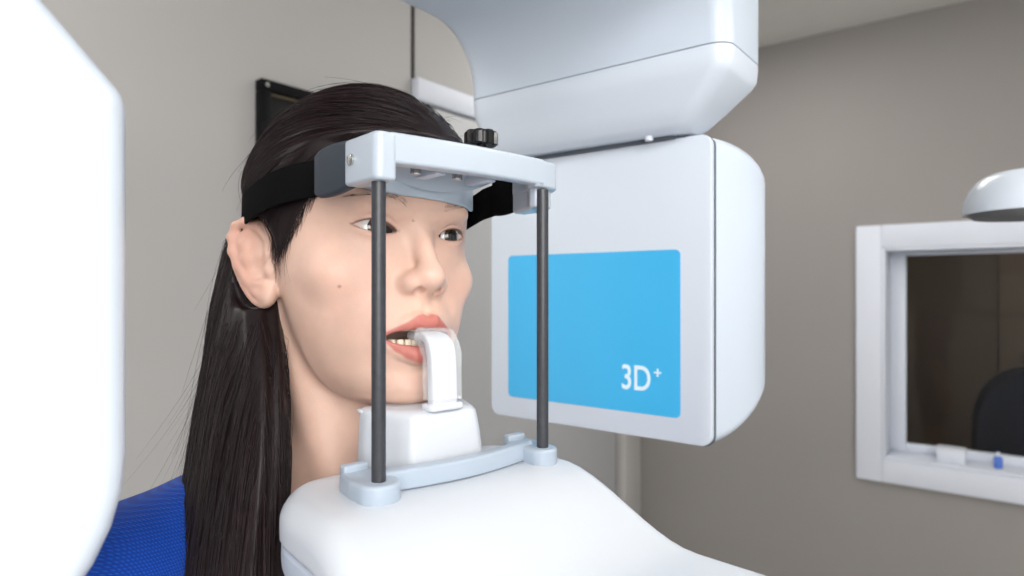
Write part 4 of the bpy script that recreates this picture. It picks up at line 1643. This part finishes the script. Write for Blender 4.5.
# centre line in (a, z above block top); mouth opening sits at head z about -52
mz = (HZ / 1000 - 0.0525 + 0.005) - (PT + HB)
cl = [(0.0935, -0.0005), (0.1135, 0.0), (0.1135, 0.010), (0.1128, 0.024), (0.1118, mz - 0.0125), (0.1098, mz - 0.006), (0.1055, mz - 0.0015), (0.099, mz), (0.090, mz), (0.0825, mz)]
cl = [(0.1145, -0.0008), (0.1145, 0.006), (0.1143, 0.016), (0.1140, 0.026), (0.1132, mz - 0.0120), (0.1112, mz - 0.0058), (0.1072, mz - 0.0014), (0.100, mz), (0.091, mz), (0.0830, mz)]


def bite_shape(w, th, grow, name, m, parent, cl, w_end):
    bm = bmesh.new()
    rings = []
    n = len(cl)
    for i, (a, z) in enumerate(cl):
        p = Vector((a, z)); t = (Vector(cl[min(i + 1, n - 1)]) - Vector(cl[max(i - 1, 0)])).normalized()
        nn = Vector((t.y, -t.x))
        ww = w + (w_end - w) * smooth01((i - 5) / 3)
        hh_ = th if i < 6 else th * 0.75
        rings.append([(q[0], a + nn.x * q[1], z + nn.y * q[1]) for q in rrect(-ww - grow, ww + grow, -hh_ - grow, hh_ + grow, 0.0022, 5)])
    loft(bm, rings)
    return from_bm(name, bm, m, parent, angle=60)


bite_shape(0.0098, 0.0042, 0.0, 'hook', M['white'], bite, cl, 0.0075)
sl_ = bite_shape(0.0098, 0.0042, 0.0024, 'sleeve', M['sleeve'], bite, cl[1:8], 0.0095)
sl_['label'] = 'clear film sleeve'
for v in sl_.data.vertices:
    v.co += v.normal * 0.0006 * math.sin(v.co.z * 900 + v.co.x * 500) + v.normal * 0.0004 * math.sin(v.co.z * 2100 - v.co.x * 1300)
bm = bmesh.new()
prism(bm, rrect(-0.0135, 0.0135, 0.1075, 0.1215, 0.004), lambda p, d: (p[0], p[1], d), -0.001, 0.0035, 0.0015, 3)
from_bm('base_collar', bm, M['white'], bite)

# ================================================================== CAMERA, WORLD, RENDER
cam = bpy.data.cameras.new('camera')
cam.sensor_width = 36
cam.lens = 36 * FPX / 1024
cam.clip_start = 0.02
cam.dof.use_dof = True
cam.dof.focus_distance = 0.43
cam.dof.aperture_fstop = 7.0
co = bpy.data.objects.new('camera', cam)
COL.objects.link(co)
co.location = (0, 0, CAMZ)
co.rotation_euler = (math.pi / 2, 0, math.atan2(CF.y, CF.x) - math.pi / 2)
SC.camera = co

w = bpy.data.worlds.new('world')
SC.world = w
w.use_nodes = True
w.node_tree.nodes['Background'].inputs['Color'].default_value = (0.9, 0.95, 1.0, 1)
w.node_tree.nodes['Background'].inputs['Strength'].default_value = 0.3
SC.view_settings.view_transform = 'Standard'
SC.view_settings.look = 'None'
SC.view_settings.gamma = 1
SC.view_settings.use_curve_mapping = False
SC.view_settings.exposure = 0.0
SC.cycles.use_denoising = True
SC.cycles.max_bounces = 8
SC.cycles.transparent_max_bounces = 12
